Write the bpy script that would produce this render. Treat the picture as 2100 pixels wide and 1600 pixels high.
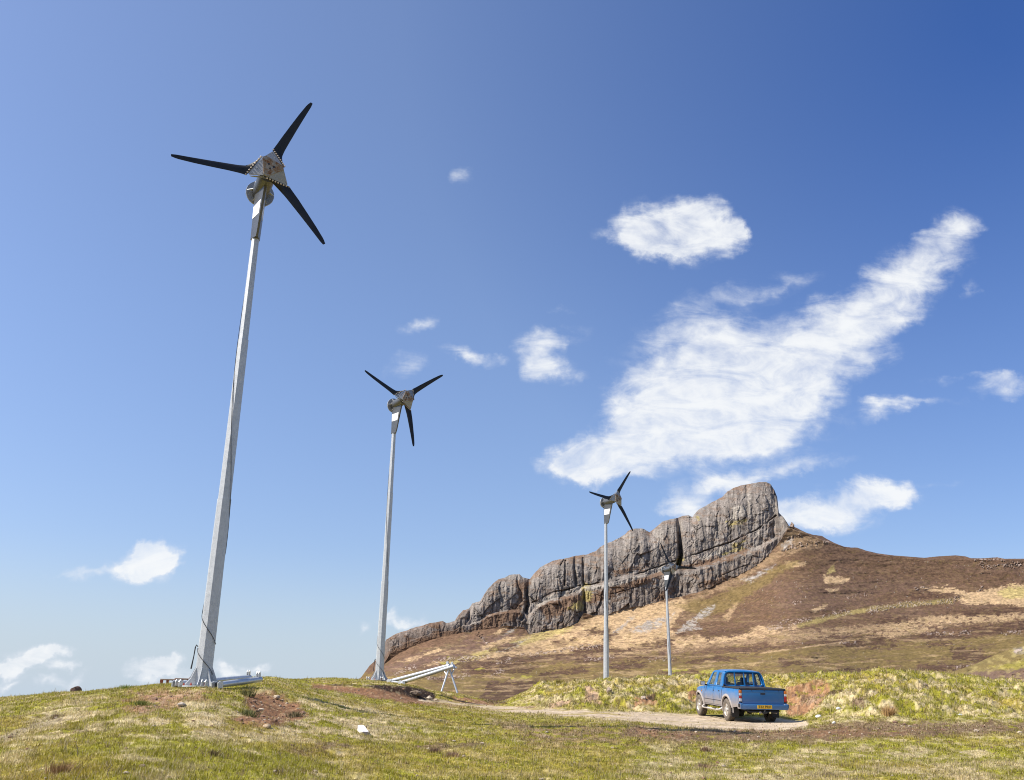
import bpy, math, random
import numpy as np
from mathutils import Vector, Matrix
random.seed(7); rng = np.random.default_rng(7)
S = bpy.context.scene; COL = S.collection
for o in list(bpy.data.objects): bpy.data.objects.remove(o)
rad = math.radians
# ------------------------------------------------------------ camera
FPX = 1920.0
_z = np.array([100., 5550., -1920.]); _z /= np.linalg.norm(_z)
FW = np.array([0, math.sqrt(1-_z[2]**2), -_z[2]])
_ry = -_z[0]*FW[2]/FW[1]
RT = np.array([math.sqrt(1-_ry**2-_z[0]**2), _ry, _z[0]])
UP = np.cross(RT, FW)
CAM = np.array([0, 0, 1.6])
cd = bpy.data.cameras.new("camera"); cam = bpy.data.objects.new("camera", cd); COL.objects.link(cam)
cd.sensor_width = 36; cd.sensor_fit = 'HORIZONTAL'; cd.lens = 36*FPX/2100; cd.clip_end = 200000; cd.clip_start = 0.1
M = Matrix([[RT[i], UP[i], -FW[i], CAM[i]] for i in range(3)] + [[0, 0, 0, 1]])
cam.matrix_world = M; S.camera = cam
def ray(x, y):
    x = np.asarray(x, float); y = np.asarray(y, float)
    d = FW*FPX + RT*(x[..., None]-1050) + UP*(800-y[..., None])
    return d/d[..., 1:2]
def at(x, y, Y):                       # a point on a sight line at ground distance Y
    return CAM + ray(x, y)*np.asarray(Y, float)[..., None]
def V3(x, y, Y): return Vector(at(x, y, Y))
def proj(P):
    d = P-CAM; k = FPX/(d@FW)
    return 1050+k*(d@RT), 800-k*(d@UP)
# ------------------------------------------------------------ light
SUN_EL = 48.0; SUN_A = 12.0
sdir = Vector((-math.cos(rad(SUN_A))*math.cos(rad(SUN_EL)), -math.sin(rad(SUN_A))*math.cos(rad(SUN_EL)), math.sin(rad(SUN_EL))))
sl = bpy.data.lights.new("sun", 'SUN'); sl.energy = 4.8; sl.angle = rad(0.55); sl.color = (1.0, 0.945, 0.85)
so = bpy.data.objects.new("sun", sl); COL.objects.link(so); so.rotation_euler = sdir.to_track_quat('Z', 'Y').to_euler(); so.location = (0, 0, 60)
S.view_settings.view_transform = 'Standard'; S.view_settings.look = 'None'; S.view_settings.gamma = 1
S.view_settings.exposure = 0.45
S.cycles.filter_width = 1.05
# ------------------------------------------------------------ sky with clouds
W = bpy.data.worlds.new("World"); S.world = W; W.use_nodes = True
def mth(nt, op, a, b=None, c=None, clamp=False):
    n = nt.nodes.new('ShaderNodeMath'); n.operation = op; n.use_clamp = clamp
    for i, v in enumerate((a, b, c)):
        if v is None: continue
        if isinstance(v, (int, float)): n.inputs[i].default_value = v
        else: nt.links.new(v, n.inputs[i])
    return n.outputs[0]
def build_world():
    nt = W.node_tree; nt.nodes.clear(); L = nt.links.new
    out = nt.nodes.new('ShaderNodeOutputWorld'); bg = nt.nodes.new('ShaderNodeBackground'); L(bg.outputs[0], out.inputs[0])
    sky = nt.nodes.new('ShaderNodeTexSky'); sky.sky_type = 'NISHITA'; sky.sun_disc = False
    sky.sun_elevation = rad(SUN_EL); sky.sun_rotation = rad(-90-SUN_A) % (2*math.pi)
    sky.altitude = 200; sky.air_density = 1.0; sky.dust_density = 1.3; sky.ozone_density = 1.8
    tint = nt.nodes.new('ShaderNodeMix'); tint.data_type = 'RGBA'; tint.blend_type = 'MULTIPLY'; tint.inputs[0].default_value = 1
    L(sky.outputs[0], tint.inputs[6]); tint.inputs[7].default_value = SKY_TINT
    tc = nt.nodes.new('ShaderNodeTexCoord')
    sp = nt.nodes.new('ShaderNodeSeparateXYZ'); L(tc.outputs['Generated'], sp.inputs[0])
    # the sky is deepest blue high up, away from the sun
    dp = nt.nodes.new('ShaderNodeVectorMath'); dp.operation = 'DOT_PRODUCT'; L(tc.outputs['Generated'], dp.inputs[0]); dd = Vector(ray(2090, 10)).normalized(); dp.inputs[1].default_value = dd
    dm = nt.nodes.new('ShaderNodeMapRange'); dm.inputs[1].default_value = rad(33); dm.inputs[2].default_value = rad(2); L(mth(nt, 'ARCCOSINE', mth(nt, 'MINIMUM', dp.outputs['Value'], 1.0)), dm.inputs[0])
    deep = nt.nodes.new('ShaderNodeMix'); deep.data_type = 'RGBA'; deep.blend_type = 'MULTIPLY'; L(dm.outputs[0], deep.inputs[0]); L(tint.outputs[2], deep.inputs[6]); deep.inputs[7].default_value = (.36, .56, .86, 1)
    el = nt.nodes.new('ShaderNodeMapRange'); el.interpolation_type = 'SMOOTHSTEP'; el.inputs[1].default_value = .42; el.inputs[2].default_value = .0; L(sp.outputs[2], el.inputs[0])
    low = nt.nodes.new('ShaderNodeMix'); low.data_type = 'RGBA'; low.blend_type = 'MULTIPLY'; L(el.outputs[0], low.inputs[0]); L(deep.outputs[2], low.inputs[6]); low.inputs[7].default_value = (.86, .85, .86, 1)
    hz = nt.nodes.new('ShaderNodeMapRange'); hz.interpolation_type = 'SMOOTHSTEP'; hz.inputs[1].default_value = .17; hz.inputs[2].default_value = -.02; hz.inputs[4].default_value = .95; L(sp.outputs[2], hz.inputs[0])
    hm = nt.nodes.new('ShaderNodeMix'); hm.data_type = 'RGBA'; L(hz.outputs[0], hm.inputs[0]); L(low.outputs[2], hm.inputs[6]); hm.inputs[7].default_value = tuple(c/(SKY_STR*1.366) for c in (.57, .68, .80))+(1,)
    tint = hm
    yy = mth(nt, 'MAXIMUM', sp.outputs[1], 0.05)
    u = mth(nt, 'DIVIDE', sp.outputs[0], yy); v = mth(nt, 'DIVIDE', sp.outputs[2], yy)
    cb = nt.nodes.new('ShaderNodeCombineXYZ'); L(u, cb.inputs[0]); L(v, cb.inputs[1])
    # warp
    def noise(vec, sc, det, rough=0.6, dist=0.0, rot=0, st=(1, 1, 1)):
        mp = nt.nodes.new('ShaderNodeMapping'); mp.inputs['Rotation'].default_value = (0, 0, rot); mp.inputs['Scale'].default_value = st
        L(vec, mp.inputs[0])
        n = nt.nodes.new('ShaderNodeTexNoise'); n.inputs['Scale'].default_value = sc; n.inputs['Detail'].default_value = det
        n.inputs['Roughness'].default_value = rough; n.inputs['Distortion'].default_value = dist; L(mp.outputs[0], n.inputs[0])
        return n
    wn = noise(cb.outputs[0], 22, 6, .6)
    vs = nt.nodes.new('ShaderNodeVectorMath'); vs.operation = 'SUBTRACT'; L(wn.outputs['Color'], vs.inputs[0]); vs.inputs[1].default_value = (.5, .5, .5)
    vm = nt.nodes.new('ShaderNodeVectorMath'); vm.operation = 'MULTIPLY_ADD'; L(vs.outputs[0], vm.inputs[0]); vm.inputs[1].default_value = (.065, .045, 0); L(cb.outputs[0], vm.inputs[2])
    P = vm.outputs[0]
    total = None
    for (x, y, a, b, ang, w) in CLOUDS:
        r = ray(x, y); rx = ray(x+10, y); rr = ray(x, y-10)
        su = np.hypot(rx[0]-r[0], rx[2]-r[2])/10; sv = np.hypot(rr[0]-r[0], rr[2]-r[2])/10
        roll = math.atan2(rx[2]-r[2], rx[0]-r[0])
        mp = nt.nodes.new('ShaderNodeMapping'); mp.vector_type = 'TEXTURE'
        mp.inputs['Location'].default_value = (r[0], r[2], 0); mp.inputs['Rotation'].default_value = (0, 0, rad(ang)+roll)
        mp.inputs['Scale'].default_value = (a*su*1.6, b*sv*1.7, 1)
        L(P, mp.inputs[0])
        g = nt.nodes.new('ShaderNodeTexGradient'); g.gradient_type = 'SPHERICAL'; L(mp.outputs[0], g.inputs[0])
        total = mth(nt, 'MULTIPLY', g.outputs['Fac'], w*(1.75 if a > 60 else (2.25 if y < 1300 else 2.7))) if total is None else mth(nt, 'MULTIPLY_ADD', g.outputs['Fac'], w*(1.75 if a > 60 else (2.25 if y < 1300 else 2.7)), total)
    total = mth(nt, 'MINIMUM', total, 1.75)
    n1 = noise(cb.outputs[0], 13, 11, .62, .7, rad(-20), (1, 2.6, 1))
    n2 = noise(cb.outputs[0], 55, 8, .6, .3)
    nn = mth(nt, 'ADD', mth(nt, 'MULTIPLY', mth(nt, 'SUBTRACT', n1.outputs[0], .5), 2.8), mth(nt, 'MULTIPLY', mth(nt, 'SUBTRACT', n2.outputs[0], .5), 0.9))
    gate = nt.nodes.new('ShaderNodeMapRange'); gate.inputs[1].default_value = 0.0; gate.inputs[2].default_value = .5; L(total, gate.inputs[0])
    dens = mth(nt, 'MULTIPLY_ADD', nn, gate.outputs[0], total)
    mr = nt.nodes.new('ShaderNodeMapRange'); mr.interpolation_type = 'SMOOTHSTEP'; mr.inputs[1].default_value = .10; mr.inputs[2].default_value = 2.3; L(dens, mr.inputs[0])
    alpha = mth(nt, 'MULTIPLY', mr.outputs[0], .97)
    # only in front
    fr = nt.nodes.new('ShaderNodeMapRange'); fr.inputs[1].default_value = .2; fr.inputs[2].default_value = .4; L(sp.outputs[1], fr.inputs[0])
    alpha = mth(nt, 'MULTIPLY', alpha, fr.outputs[0])
    th = nt.nodes.new('ShaderNodeMapRange'); th.inputs[1].default_value = .4; th.inputs[2].default_value = 1.9; L(dens, th.inputs[0])
    cc = nt.nodes.new('ShaderNodeMix'); cc.data_type = 'RGBA'; L(th.outputs[0], cc.inputs[0])
    cc.inputs[6].default_value = tuple(c/SKY_STR for c in CLOUD_THIN)+(1,); cc.inputs[7].default_value = tuple(c/SKY_STR for c in CLOUD_FULL)+(1,)
    mx = nt.nodes.new('ShaderNodeMix'); mx.data_type = 'RGBA'; L(alpha, mx.inputs[0]); L(tint.outputs[2], mx.inputs[6]); L(cc.outputs[2], mx.inputs[7])
    L(mx.outputs[2], bg.inputs[0]); bg.inputs[1].default_value = SKY_STR
    W.cycles.sampling_method = 'MANUAL'; W.cycles.sample_map_resolution = 512
SKY_STR = 0.12
SKY_TINT = (.955, .975, 1.10, 1)
CLOUD_THIN = (.56, .60, .68); CLOUD_FULL = (.685, .70, .715)
CLOUDS = [
 # x, y, half length, half height, angle, weight
 (1172, 945, 52, 34, 20, .9), (1260, 922, 95, 42, 12, 1), (1400, 905, 140, 50, 8, 1), (1490, 835, 170, 60, 20, 1), (1600, 830, 110, 75, 35, 1),
 (1540, 745, 150, 50, 22, .8), (1660, 730, 110, 62, 40, .9), (1760, 650, 110, 52, 38, .85), (1850, 580, 100, 46, 38, .8), (1920, 520, 80, 38, 35, .75), (1955, 462, 48, 24, 10, .65),
 (1400, 715, 120, 36, 16, .7), (1480, 690, 110, 30, 14, .5), (1340, 800, 90, 42, 20, .85), (1430, 780, 130, 45, 15, .6), (1300, 850, 60, 30, 10, .6), (1500, 600, 110, 20, 14, .45), (1420, 650, 90, 24, 14, .45), (1610, 590, 80, 18, 20, .4), (1550, 895, 110, 38, 14, .9), (1205, 970, 45, 18, 0, .8),
 (1790, 735, 60, 20, 25, .4), (1830, 660, 90, 20, 30, .4),
 (1385, 472, 100, 48, 0, 1.1), (1330, 478, 55, 36, 0, .9), (1430, 452, 55, 36, 20, 1), (1350, 505, 60, 25, 0, .8), (1490, 488, 45, 24, 25, .75), (1522, 466, 18, 20, 30, .7), (1232, 485, 22, 12, 0, .25),
 (1450, 1005, 85, 24, 12, .9), (1550, 980, 95, 16, 12, .7), (1655, 950, 80, 14, 5, .5), (1410, 1040, 45, 14, 0, .6), (1290, 968, 60, 10, 0, .25),
 (1700, 1035, 110, 32, 8, .95), (1800, 1012, 75, 27, 0, 1), (1845, 1012, 35, 20, 0, .8), (1700, 1070, 75, 22, 0, .8), (1640, 1050, 60, 24, 0, .8),
 (1815, 834, 48, 20, 8, .8), (1890, 824, 75, 9, 0, .4), (1950, 775, 70, 8, 5, .35), (2070, 792, 65, 18, 5, .75), (2050, 770, 60, 9, 0, .4), (1930, 992, 28, 9, 0, .3),
 (860, 668, 38, 15, 5, .75), (965, 733, 46, 13, -12, .7), (1100, 722, 48, 36, 0, .75), (1130, 760, 55, 20, 0, .7), (1150, 690, 48, 18, 0, .4), (1150, 640, 25, 6, 0, .2), (828, 747, 36, 20, 10, .33), (950, 365, 26, 14, 0, .4), (2000, 590, 16, 18, 0, .33),
 (290, 1158, 58, 32, 15, 1), (318, 1140, 38, 25, 20, .9), (275, 1178, 30, 14, 0, .8), (350, 1150, 28, 13, 10, .6), (168, 1174, 34, 12, 0, .5), (222, 1172, 28, 7, 0, .3), (110, 1175, 24, 5, 0, .2),
 (68, 1345, 56, 24, 10, 1), (30, 1362, 44, 15, 5, 1), (100, 1332, 32, 14, 0, .8), (125, 1369, 24, 8, 10, .6), (18, 1398, 34, 11, 5, .6), (92, 1402, 24, 12, 15, .6), (148, 1396, 32, 14, 20, .55),
 (318, 1372, 48, 17, 5, .8), (345, 1362, 25, 14, 0, .6), (380, 1385, 30, 10, 0, .4), (455, 1380, 34, 12, 0, .65), (528, 1369, 24, 9, 0, .7), (490, 1385, 30, 10, 0, .4),
 (815, 1268, 44, 16, -15, .65), (845, 1282, 30, 10, 0, .55), (748, 1280, 12, 12, 0, .4), (805, 1248, 14, 12, 0, .45), (470, 1195, 6, 9, 0, .2), (800, 1200, 20, 4, 0, .12)]
build_world()
# ------------------------------------------------------------ helpers
def tag(o, label=None, cat=None, group=None, kind=None):
    if label: o['label'] = label
    if cat: o['category'] = cat
    if group: o['group'] = group
    if kind: o['kind'] = kind
    return o
def empty(name, loc=(0, 0, 0), rot=(0, 0, 0)):
    o = bpy.data.objects.new(name, None); COL.objects.link(o); o.location = loc; o.rotation_euler = rot; o.empty_display_size = .2
    return o
def link(name, me, mat, parent=None):
    o = bpy.data.objects.new(name, me); COL.objects.link(o)
    if mat is not None and not me.materials:
        for m in (mat if isinstance(mat, (list, tuple)) else [mat]): me.materials.append(m)
    if parent: o.parent = parent
    return o
class MB:
    def __init__(s): s.v = []; s.f = []; s.m = []
    def add(s, vs, fs, mi=0):
        b = len(s.v); s.v += [tuple(map(float, p)) for p in vs]; s.f += [tuple(b+i for i in f) for f in fs]; s.m += [mi]*len(fs); return s
    def box(s, c, d, R=None, mi=0, ch=0.0):
        c = Vector(c); hx, hy, hz = d[0]/2, d[1]/2, d[2]/2
        if ch <= 0:
            p = [Vector((x, y, z)) for x in (-hx, hx) for y in (-hy, hy) for z in (-hz, hz)]
            f = [(0, 1, 3, 2), (4, 6, 7, 5), (0, 4, 5, 1), (2, 3, 7, 6), (0, 2, 6, 4), (1, 5, 7, 3)]
        else:
            import bmesh
            bm = bmesh.new(); bmesh.ops.create_cube(bm, size=1)
            for q in bm.verts: q.co = Vector((q.co.x*d[0], q.co.y*d[1], q.co.z*d[2]))
            bmesh.ops.bevel(bm, geom=bm.edges[:], offset=min(ch, min(d)*.45), segments=2, affect='EDGES', profile=.6)
            bm.verts.index_update(); p = [q.co.copy() for q in bm.verts]; f = [tuple(q.index for q in fc.verts) for fc in bm.faces]; bm.free()
        if R is not None: p = [R @ q for q in p]
        return s.add([c+q for q in p], f, mi)
    def tube(s, pts, r, n=10, cap=True, mi=0, phase=0.0):
        pts = [Vector(p) for p in pts]; k = len(pts); rs = r if isinstance(r, (list, tuple)) else [r]*k
        b = len(s.v); up = None
        for i, p in enumerate(pts):
            t = (pts[min(i+1, k-1)]-pts[max(i-1, 0)]).normalized()
            if up is None:
                up = Vector((1, 0, 0)) if abs(t.z) > .9 else Vector((0, 0, 1))
            a = t.cross(up)
            if a.length < 1e-5: a = t.cross(Vector((0, 1, 0)))
            a.normalize(); c = a.cross(t).normalized(); up = c if abs(t.z) <= .9 or True else up
            for j in range(n):
                th = 2*math.pi*j/n+phase; s.v.append(tuple(p+(a*math.cos(th)+c*math.sin(th))*rs[i]))
        for i in range(k-1):
            for j in range(n):
                j2 = (j+1) % n; s.f.append((b+i*n+j, b+i*n+j2, b+(i+1)*n+j2, b+(i+1)*n+j)); s.m.append(mi)
        if cap:
            s.f.append(tuple(b+j for j in range(n))[::-1]); s.f.append(tuple(b+(k-1)*n+j for j in range(n))); s.m += [mi, mi]
        return s
    def prism(s, pts, h, org, ax, ay, az=None, mi=0):   # polygon pts (a,b) in ax,ay; extruded +-h/2 along az
        org = Vector(org); ax = Vector(ax); ay = Vector(ay); az = Vector(az) if az is not None else ax.cross(ay).normalized(); n = len(pts)
        vs = [org+ax*a+ay*b-az*h/2 for a, b in pts]+[org+ax*a+ay*b+az*h/2 for a, b in pts]
        return s.add(vs, [tuple(range(n))[::-1], tuple(range(n, 2*n))]+[(i, (i+1) % n, n+(i+1) % n, n+i) for i in range(n)], mi)
    def lathe(s, prof, n=24, org=(0, 0, 0), ax=(0, 0, 1), mi=0, cap=True):  # prof (r,h)
        org = Vector(org); ax = Vector(ax).normalized(); t = Vector((1, 0, 0)) if abs(ax.x) < .9 else Vector((0, 1, 0))
        a = ax.cross(t).normalized(); c = ax.cross(a); b = len(s.v); k = len(prof)
        for r, h in prof:
            for j in range(n):
                th = 2*math.pi*j/n; s.v.append(tuple(org+ax*h+(a*math.cos(th)+c*math.sin(th))*r))
        for i in range(k-1):
            for j in range(n):
                j2 = (j+1) % n; s.f.append((b+i*n+j, b+i*n+j2, b+(i+1)*n+j2, b+(i+1)*n+j)); s.m.append(mi)
        if cap: s.f.append(tuple(b+j for j in range(n))[::-1]); s.f.append(tuple(b+(k-1)*n+j for j in range(n))); s.m += [mi, mi]
        return s
    def build(s, name, mat, parent=None, smooth=False, angle=40):
        import bmesh
        me = bpy.data.meshes.new(name); me.from_pydata(s.v, [], s.f); me.update()
        bm = bmesh.new(); bm.from_mesh(me); bmesh.ops.recalc_face_normals(bm, faces=bm.faces[:]); bm.to_mesh(me); bm.free()
        for i, p in enumerate(me.polygons): p.material_index = s.m[i]
        o = link(name, me, mat, parent)
        if smooth: me.shade_auto(angle) if hasattr(me, 'shade_auto') else smooth_by_angle(me, angle)
        return o
def smooth_by_angle(me, angle):
    me.polygons.foreach_set('use_smooth', [True]*len(me.polygons))
    import bmesh
    bm = bmesh.new(); bm.from_mesh(me)
    for e in bm.edges:
        if len(e.link_faces) == 2 and e.calc_face_angle(0) > rad(angle): e.smooth = False
    bm.to_mesh(me); bm.free()
# numpy noise
_perm = rng.permutation(4096)
def _h(ix, iy, iz=0):
    return _perm[(_perm[(_perm[ix & 4095]+iy) & 4095]+iz) & 4095]/4095.0
def vnoise(x, y):
    ix = np.floor(x).astype(np.int64); iy = np.floor(y).astype(np.int64); fx = x-ix; fy = y-iy
    fx = fx*fx*fx*(fx*(fx*6-15)+10); fy = fy*fy*fy*(fy*(fy*6-15)+10)
    a = _h(ix, iy); b = _h(ix+1, iy); c = _h(ix, iy+1); d = _h(ix+1, iy+1)
    return (a*(1-fx)+b*fx)*(1-fy)+(c*(1-fx)+d*fx)*fy
def fbm(x, y, o=5, g=.5, seed=0):
    s = 0; a = 1; t = 0; x = x+seed*17.3; y = y-seed*9.1
    for i in range(o):
        s = s+a*vnoise(x, y); t += a; a *= g; x, y = (x*1.6-y*1.2)+5.2, (x*1.2+y*1.6)+1.3
    return s/t*2-1
def fbm_a(x, y, o=5, g=.5, seed=0):     # axis kept, for streaks
    s = 0; a = 1; t = 0; x = x+seed*17.3; y = y-seed*9.1
    for i in range(o):
        s = s+a*vnoise(x, y); t += a; a *= g; x = x*2+5.2; y = y*2+1.3
    return s/t*2-1
def worley(x, y, seed=0):             # (random of the cell, second random, offset from the cell centre, border distance)
    ix = np.floor(x).astype(np.int64); iy = np.floor(y).astype(np.int64); d1 = np.full(x.shape, 9.0); d2 = d1.copy(); r1 = np.zeros(x.shape); r2 = r1.copy(); ox = r1.copy(); oy = r1.copy()
    for a in (-1, 0, 1):
        for b in (-1, 0, 1):
            cx = ix+a; cy = iy+b; hx = cx+_h(cx, cy, 3+seed); hy = cy+_h(cx, cy, 11+seed); d = np.hypot(x-hx, y-hy); m = d < d1
            d2 = np.where(m, d1, np.minimum(d2, d)); d1 = np.where(m, d, d1); r1 = np.where(m, _h(cx, cy, 23+seed), r1); r2 = np.where(m, _h(cx, cy, 31+seed), r2); ox = np.where(m, x-hx, ox); oy = np.where(m, y-hy, oy)
    return r1, r2, ox, oy, d2-d1
def sstep(a, b, x):
    t = np.clip((x-a)/(b-a), 0, 1); return t*t*(3-2*t)
def polysd(px, py, pts):                # signed distance, negative inside
    pts = np.array(pts, float); d = np.full(px.shape, 1e18); ins = np.zeros(px.shape, bool); n = len(pts)
    for i in range(n):
        x1, y1 = pts[i]; x2, y2 = pts[(i+1) % n]; ex, ey = x2-x1, y2-y1
        t = np.clip(((px-x1)*ex+(py-y1)*ey)/(ex*ex+ey*ey+1e-9), 0, 1)
        d = np.minimum(d, (px-x1-t*ex)**2+(py-y1-t*ey)**2)
        if y1 != y2:
            c = ((y1 > py) != (y2 > py)) & (px < ex*(py-y1)/(y2-y1)+x1); ins ^= c
    return np.where(ins, -1, 1)*np.sqrt(d)
def linesd(px, py, pts):
    pts = np.array(pts, float); d = np.full(px.shape, 1e18)
    for i in range(len(pts)-1):
        x1, y1 = pts[i]; x2, y2 = pts[i+1]; ex, ey = x2-x1, y2-y1
        t = np.clip(((px-x1)*ex+(py-y1)*ey)/(ex*ex+ey*ey+1e-9), 0, 1)
        d = np.minimum(d, (px-x1-t*ex)**2+(py-y1-t*ey)**2)
    return np.sqrt(d)
def grid_mesh(name, P, colr=None, extra=None):     # P (r,c,3)
    r, c = P.shape[:2]; me = bpy.data.meshes.new(name)
    me.vertices.add(r*c); me.vertices.foreach_set('co', P.reshape(-1).astype(np.float32))
    i = np.arange(r*c).reshape(r, c); q = np.stack([i[:-1, :-1], i[:-1, 1:], i[1:, 1:], i[1:, :-1]], -1).reshape(-1, 4)
    me.loops.add(q.size); me.loops.foreach_set('vertex_index', q.reshape(-1).astype(np.int32))
    me.polygons.add(len(q)); me.polygons.foreach_set('loop_start', np.arange(0, q.size, 4, dtype=np.int32))
    me.polygons.foreach_set('use_smooth', np.ones(len(q), bool)); me.update(calc_edges=True)
    if colr is not None:
        a = me.color_attributes.new('col', 'FLOAT_COLOR', 'POINT'); d = np.ones((r*c, 4), np.float32); d[:, :3] = colr.reshape(-1, 3); a.data.foreach_set('color', d.reshape(-1))
    if extra is not None:
        for k, v in extra.items():
            a = me.attributes.new(k, 'FLOAT', 'POINT'); a.data.foreach_set('value', v.reshape(-1).astype(np.float32))
    return me
# ------------------------------------------------------------ materials
def nmat(name):
    m = bpy.data.materials.new(name); m.use_nodes = True; nt = m.node_tree; b = nt.nodes['Principled BSDF']; return m, nt, b
def tex(nt, kind, scale, detail=4, rough=.55, coord='Object', st=None, rot=None, vec=None):
    tc = nt.nodes.new('ShaderNodeTexCoord'); src = tc.outputs[coord] if vec is None else vec
    if st or rot:
        mp = nt.nodes.new('ShaderNodeMapping'); nt.links.new(src, mp.inputs[0])
        if st: mp.inputs['Scale'].default_value = st
        if rot: mp.inputs['Rotation'].default_value = rot
        src = mp.outputs[0]
    n = nt.nodes.new('ShaderNodeTex'+kind); nt.links.new(src, n.inputs['Vector']); n.inputs['Scale'].default_value = scale
    if kind == 'Noise': n.inputs['Detail'].default_value = detail; n.inputs['Roughness'].default_value = rough
    return n
def ramp(nt, src, stops):
    r = nt.nodes.new('ShaderNodeValToRGB'); nt.links.new(src, r.inputs[0]); e = r.color_ramp.elements
    while len(e) < len(stops): e.new(.5)
    for i, (p, c) in enumerate(stops): e[i].position = p; e[i].color = tuple(c)+(1,) if len(c) == 3 else c
    return r.outputs[0]
def mixc(nt, f, a, b, mode='MIX'):
    m = nt.nodes.new('ShaderNodeMix'); m.data_type = 'RGBA'; m.blend_type = mode
    for i, v in ((0, f), (6, a), (7, b)):
        if isinstance(v, (int, float)): m.inputs[i].default_value = v
        elif isinstance(v, tuple): m.inputs[i].default_value = v if len(v) == 4 else v+(1,)
        else: nt.links.new(v, m.inputs[i])
    return m.outputs[2]
def bump(nt, b, src, st, dist):
    n = nt.nodes.new('ShaderNodeBump'); n.inputs['Strength'].default_value = st; n.inputs['Distance'].default_value = dist
    nt.links.new(src, n.inputs['Height']); nt.links.new(n.outputs[0], b.inputs['Normal'])
def simple(name, c, rough=.5, metal=0, var=.12, scale=6, bumpd=0, spec=.5, coat=0):
    m, nt, b = nmat(name); n = tex(nt, 'Noise', scale, 5)
    k = ramp(nt, n.outputs[0], [(.3, tuple(x*(1-var) for x in c)), (.7, tuple(min(1, x*(1+var)) for x in c))])
    nt.links.new(k, b.inputs['Base Color']); b.inputs['Roughness'].default_value = rough; b.inputs['Metallic'].default_value = metal
    b.inputs['Specular IOR Level'].default_value = spec; b.inputs['Coat Weight'].default_value = coat
    if bumpd: bump(nt, b, n.outputs[0], .5, bumpd)
    return m
# ============================================================ TERRAIN
C_ = lambda *a: np.array(a, float)
GREEN = C_(.265, .242, .026); LIME = C_(.31, .29, .034); OLIVE = C_(.31, .235, .05); STRAW = C_(.56, .45, .27); DIRT = C_(.27, .140, .072); DIRTP = C_(.39, .255, .165)
PEAT = C_(.075, .040, .022); PEATB = C_(.17, .105, .065); TRACK = C_(.50, .39, .27); SAND = C_(.62, .50, .36)
HEATH = C_(.132, .080, .050); HEATHP = C_(.150, .094, .070); TAN = C_(.47, .33, .19); TANY = C_(.42, .34, .13); HOLIVE = C_(.185, .135, .050); ROCK = C_(.235, .204, .178); ROCKD = C_(.125, .106, .094); ROCKL = C_(.36, .32, .27)
SCREE = C_(.33, .30, .27); MOSS = C_(.22, .20, .035)
def lay(col, mask, c):
    return col*(1-mask[..., None])+c*mask[..., None]
class Painter:
    def __init__(s, X, Y, col):
        s.X = X; s.Y = Y; s.col = col
        s.w1 = fbm(X/26, Y/9, 5, .6, 1); s.w2 = fbm(X/7, Y/2.6, 4, .6, 2); s.w3 = fbm(X/60, Y/22, 4, .55, 3); s.w4 = fbm(X/3.5, Y/1.7, 3, .6, 4)
    def poly(s, pts, c, soft=2.0, warp=5.0, k=1.0, speck=0.0):
        pts = np.array(pts, float); m = 12+warp*2+soft
        bb = (s.X > pts[:, 0].min()-m) & (s.X < pts[:, 0].max()+m) & (s.Y > pts[:, 1].min()-m) & (s.Y < pts[:, 1].max()+m)
        if not bb.any(): return s
        sd = polysd(s.X[bb], s.Y[bb], pts)+warp*(s.w1[bb]*1.5+s.w2[bb]*1.5)+s.w4[bb]*3.2
        mk = (1-sstep(-soft, soft, sd))*k
        if speck: mk = mk*sstep(.5-speck, .5+.15, .5+s.w2[bb]+s.w1[bb]*.4+(-sd/40).clip(-.3, .3))
        s.col[bb] = lay(s.col[bb], mk, c); return s
    def line(s, pts, wd, c, soft=1.5, warp=2.0, k=1.0, speck=0):
        pts = np.array(pts, float); m = 14+wd+warp*2
        bb = (s.X > pts[:, 0].min()-m) & (s.X < pts[:, 0].max()+m) & (s.Y > pts[:, 1].min()-m) & (s.Y < pts[:, 1].max()+m)
        sd = linesd(s.X[bb], s.Y[bb], pts)-wd/2+warp*(s.w1[bb]+s.w2[bb])
        mk = (1-sstep(-soft, soft, sd))*k
        if speck: mk = mk*(s.w2[bb]+s.w1[bb]*.5 > speck)
        s.col[bb] = lay(s.col[bb], mk, c); return s
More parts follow.
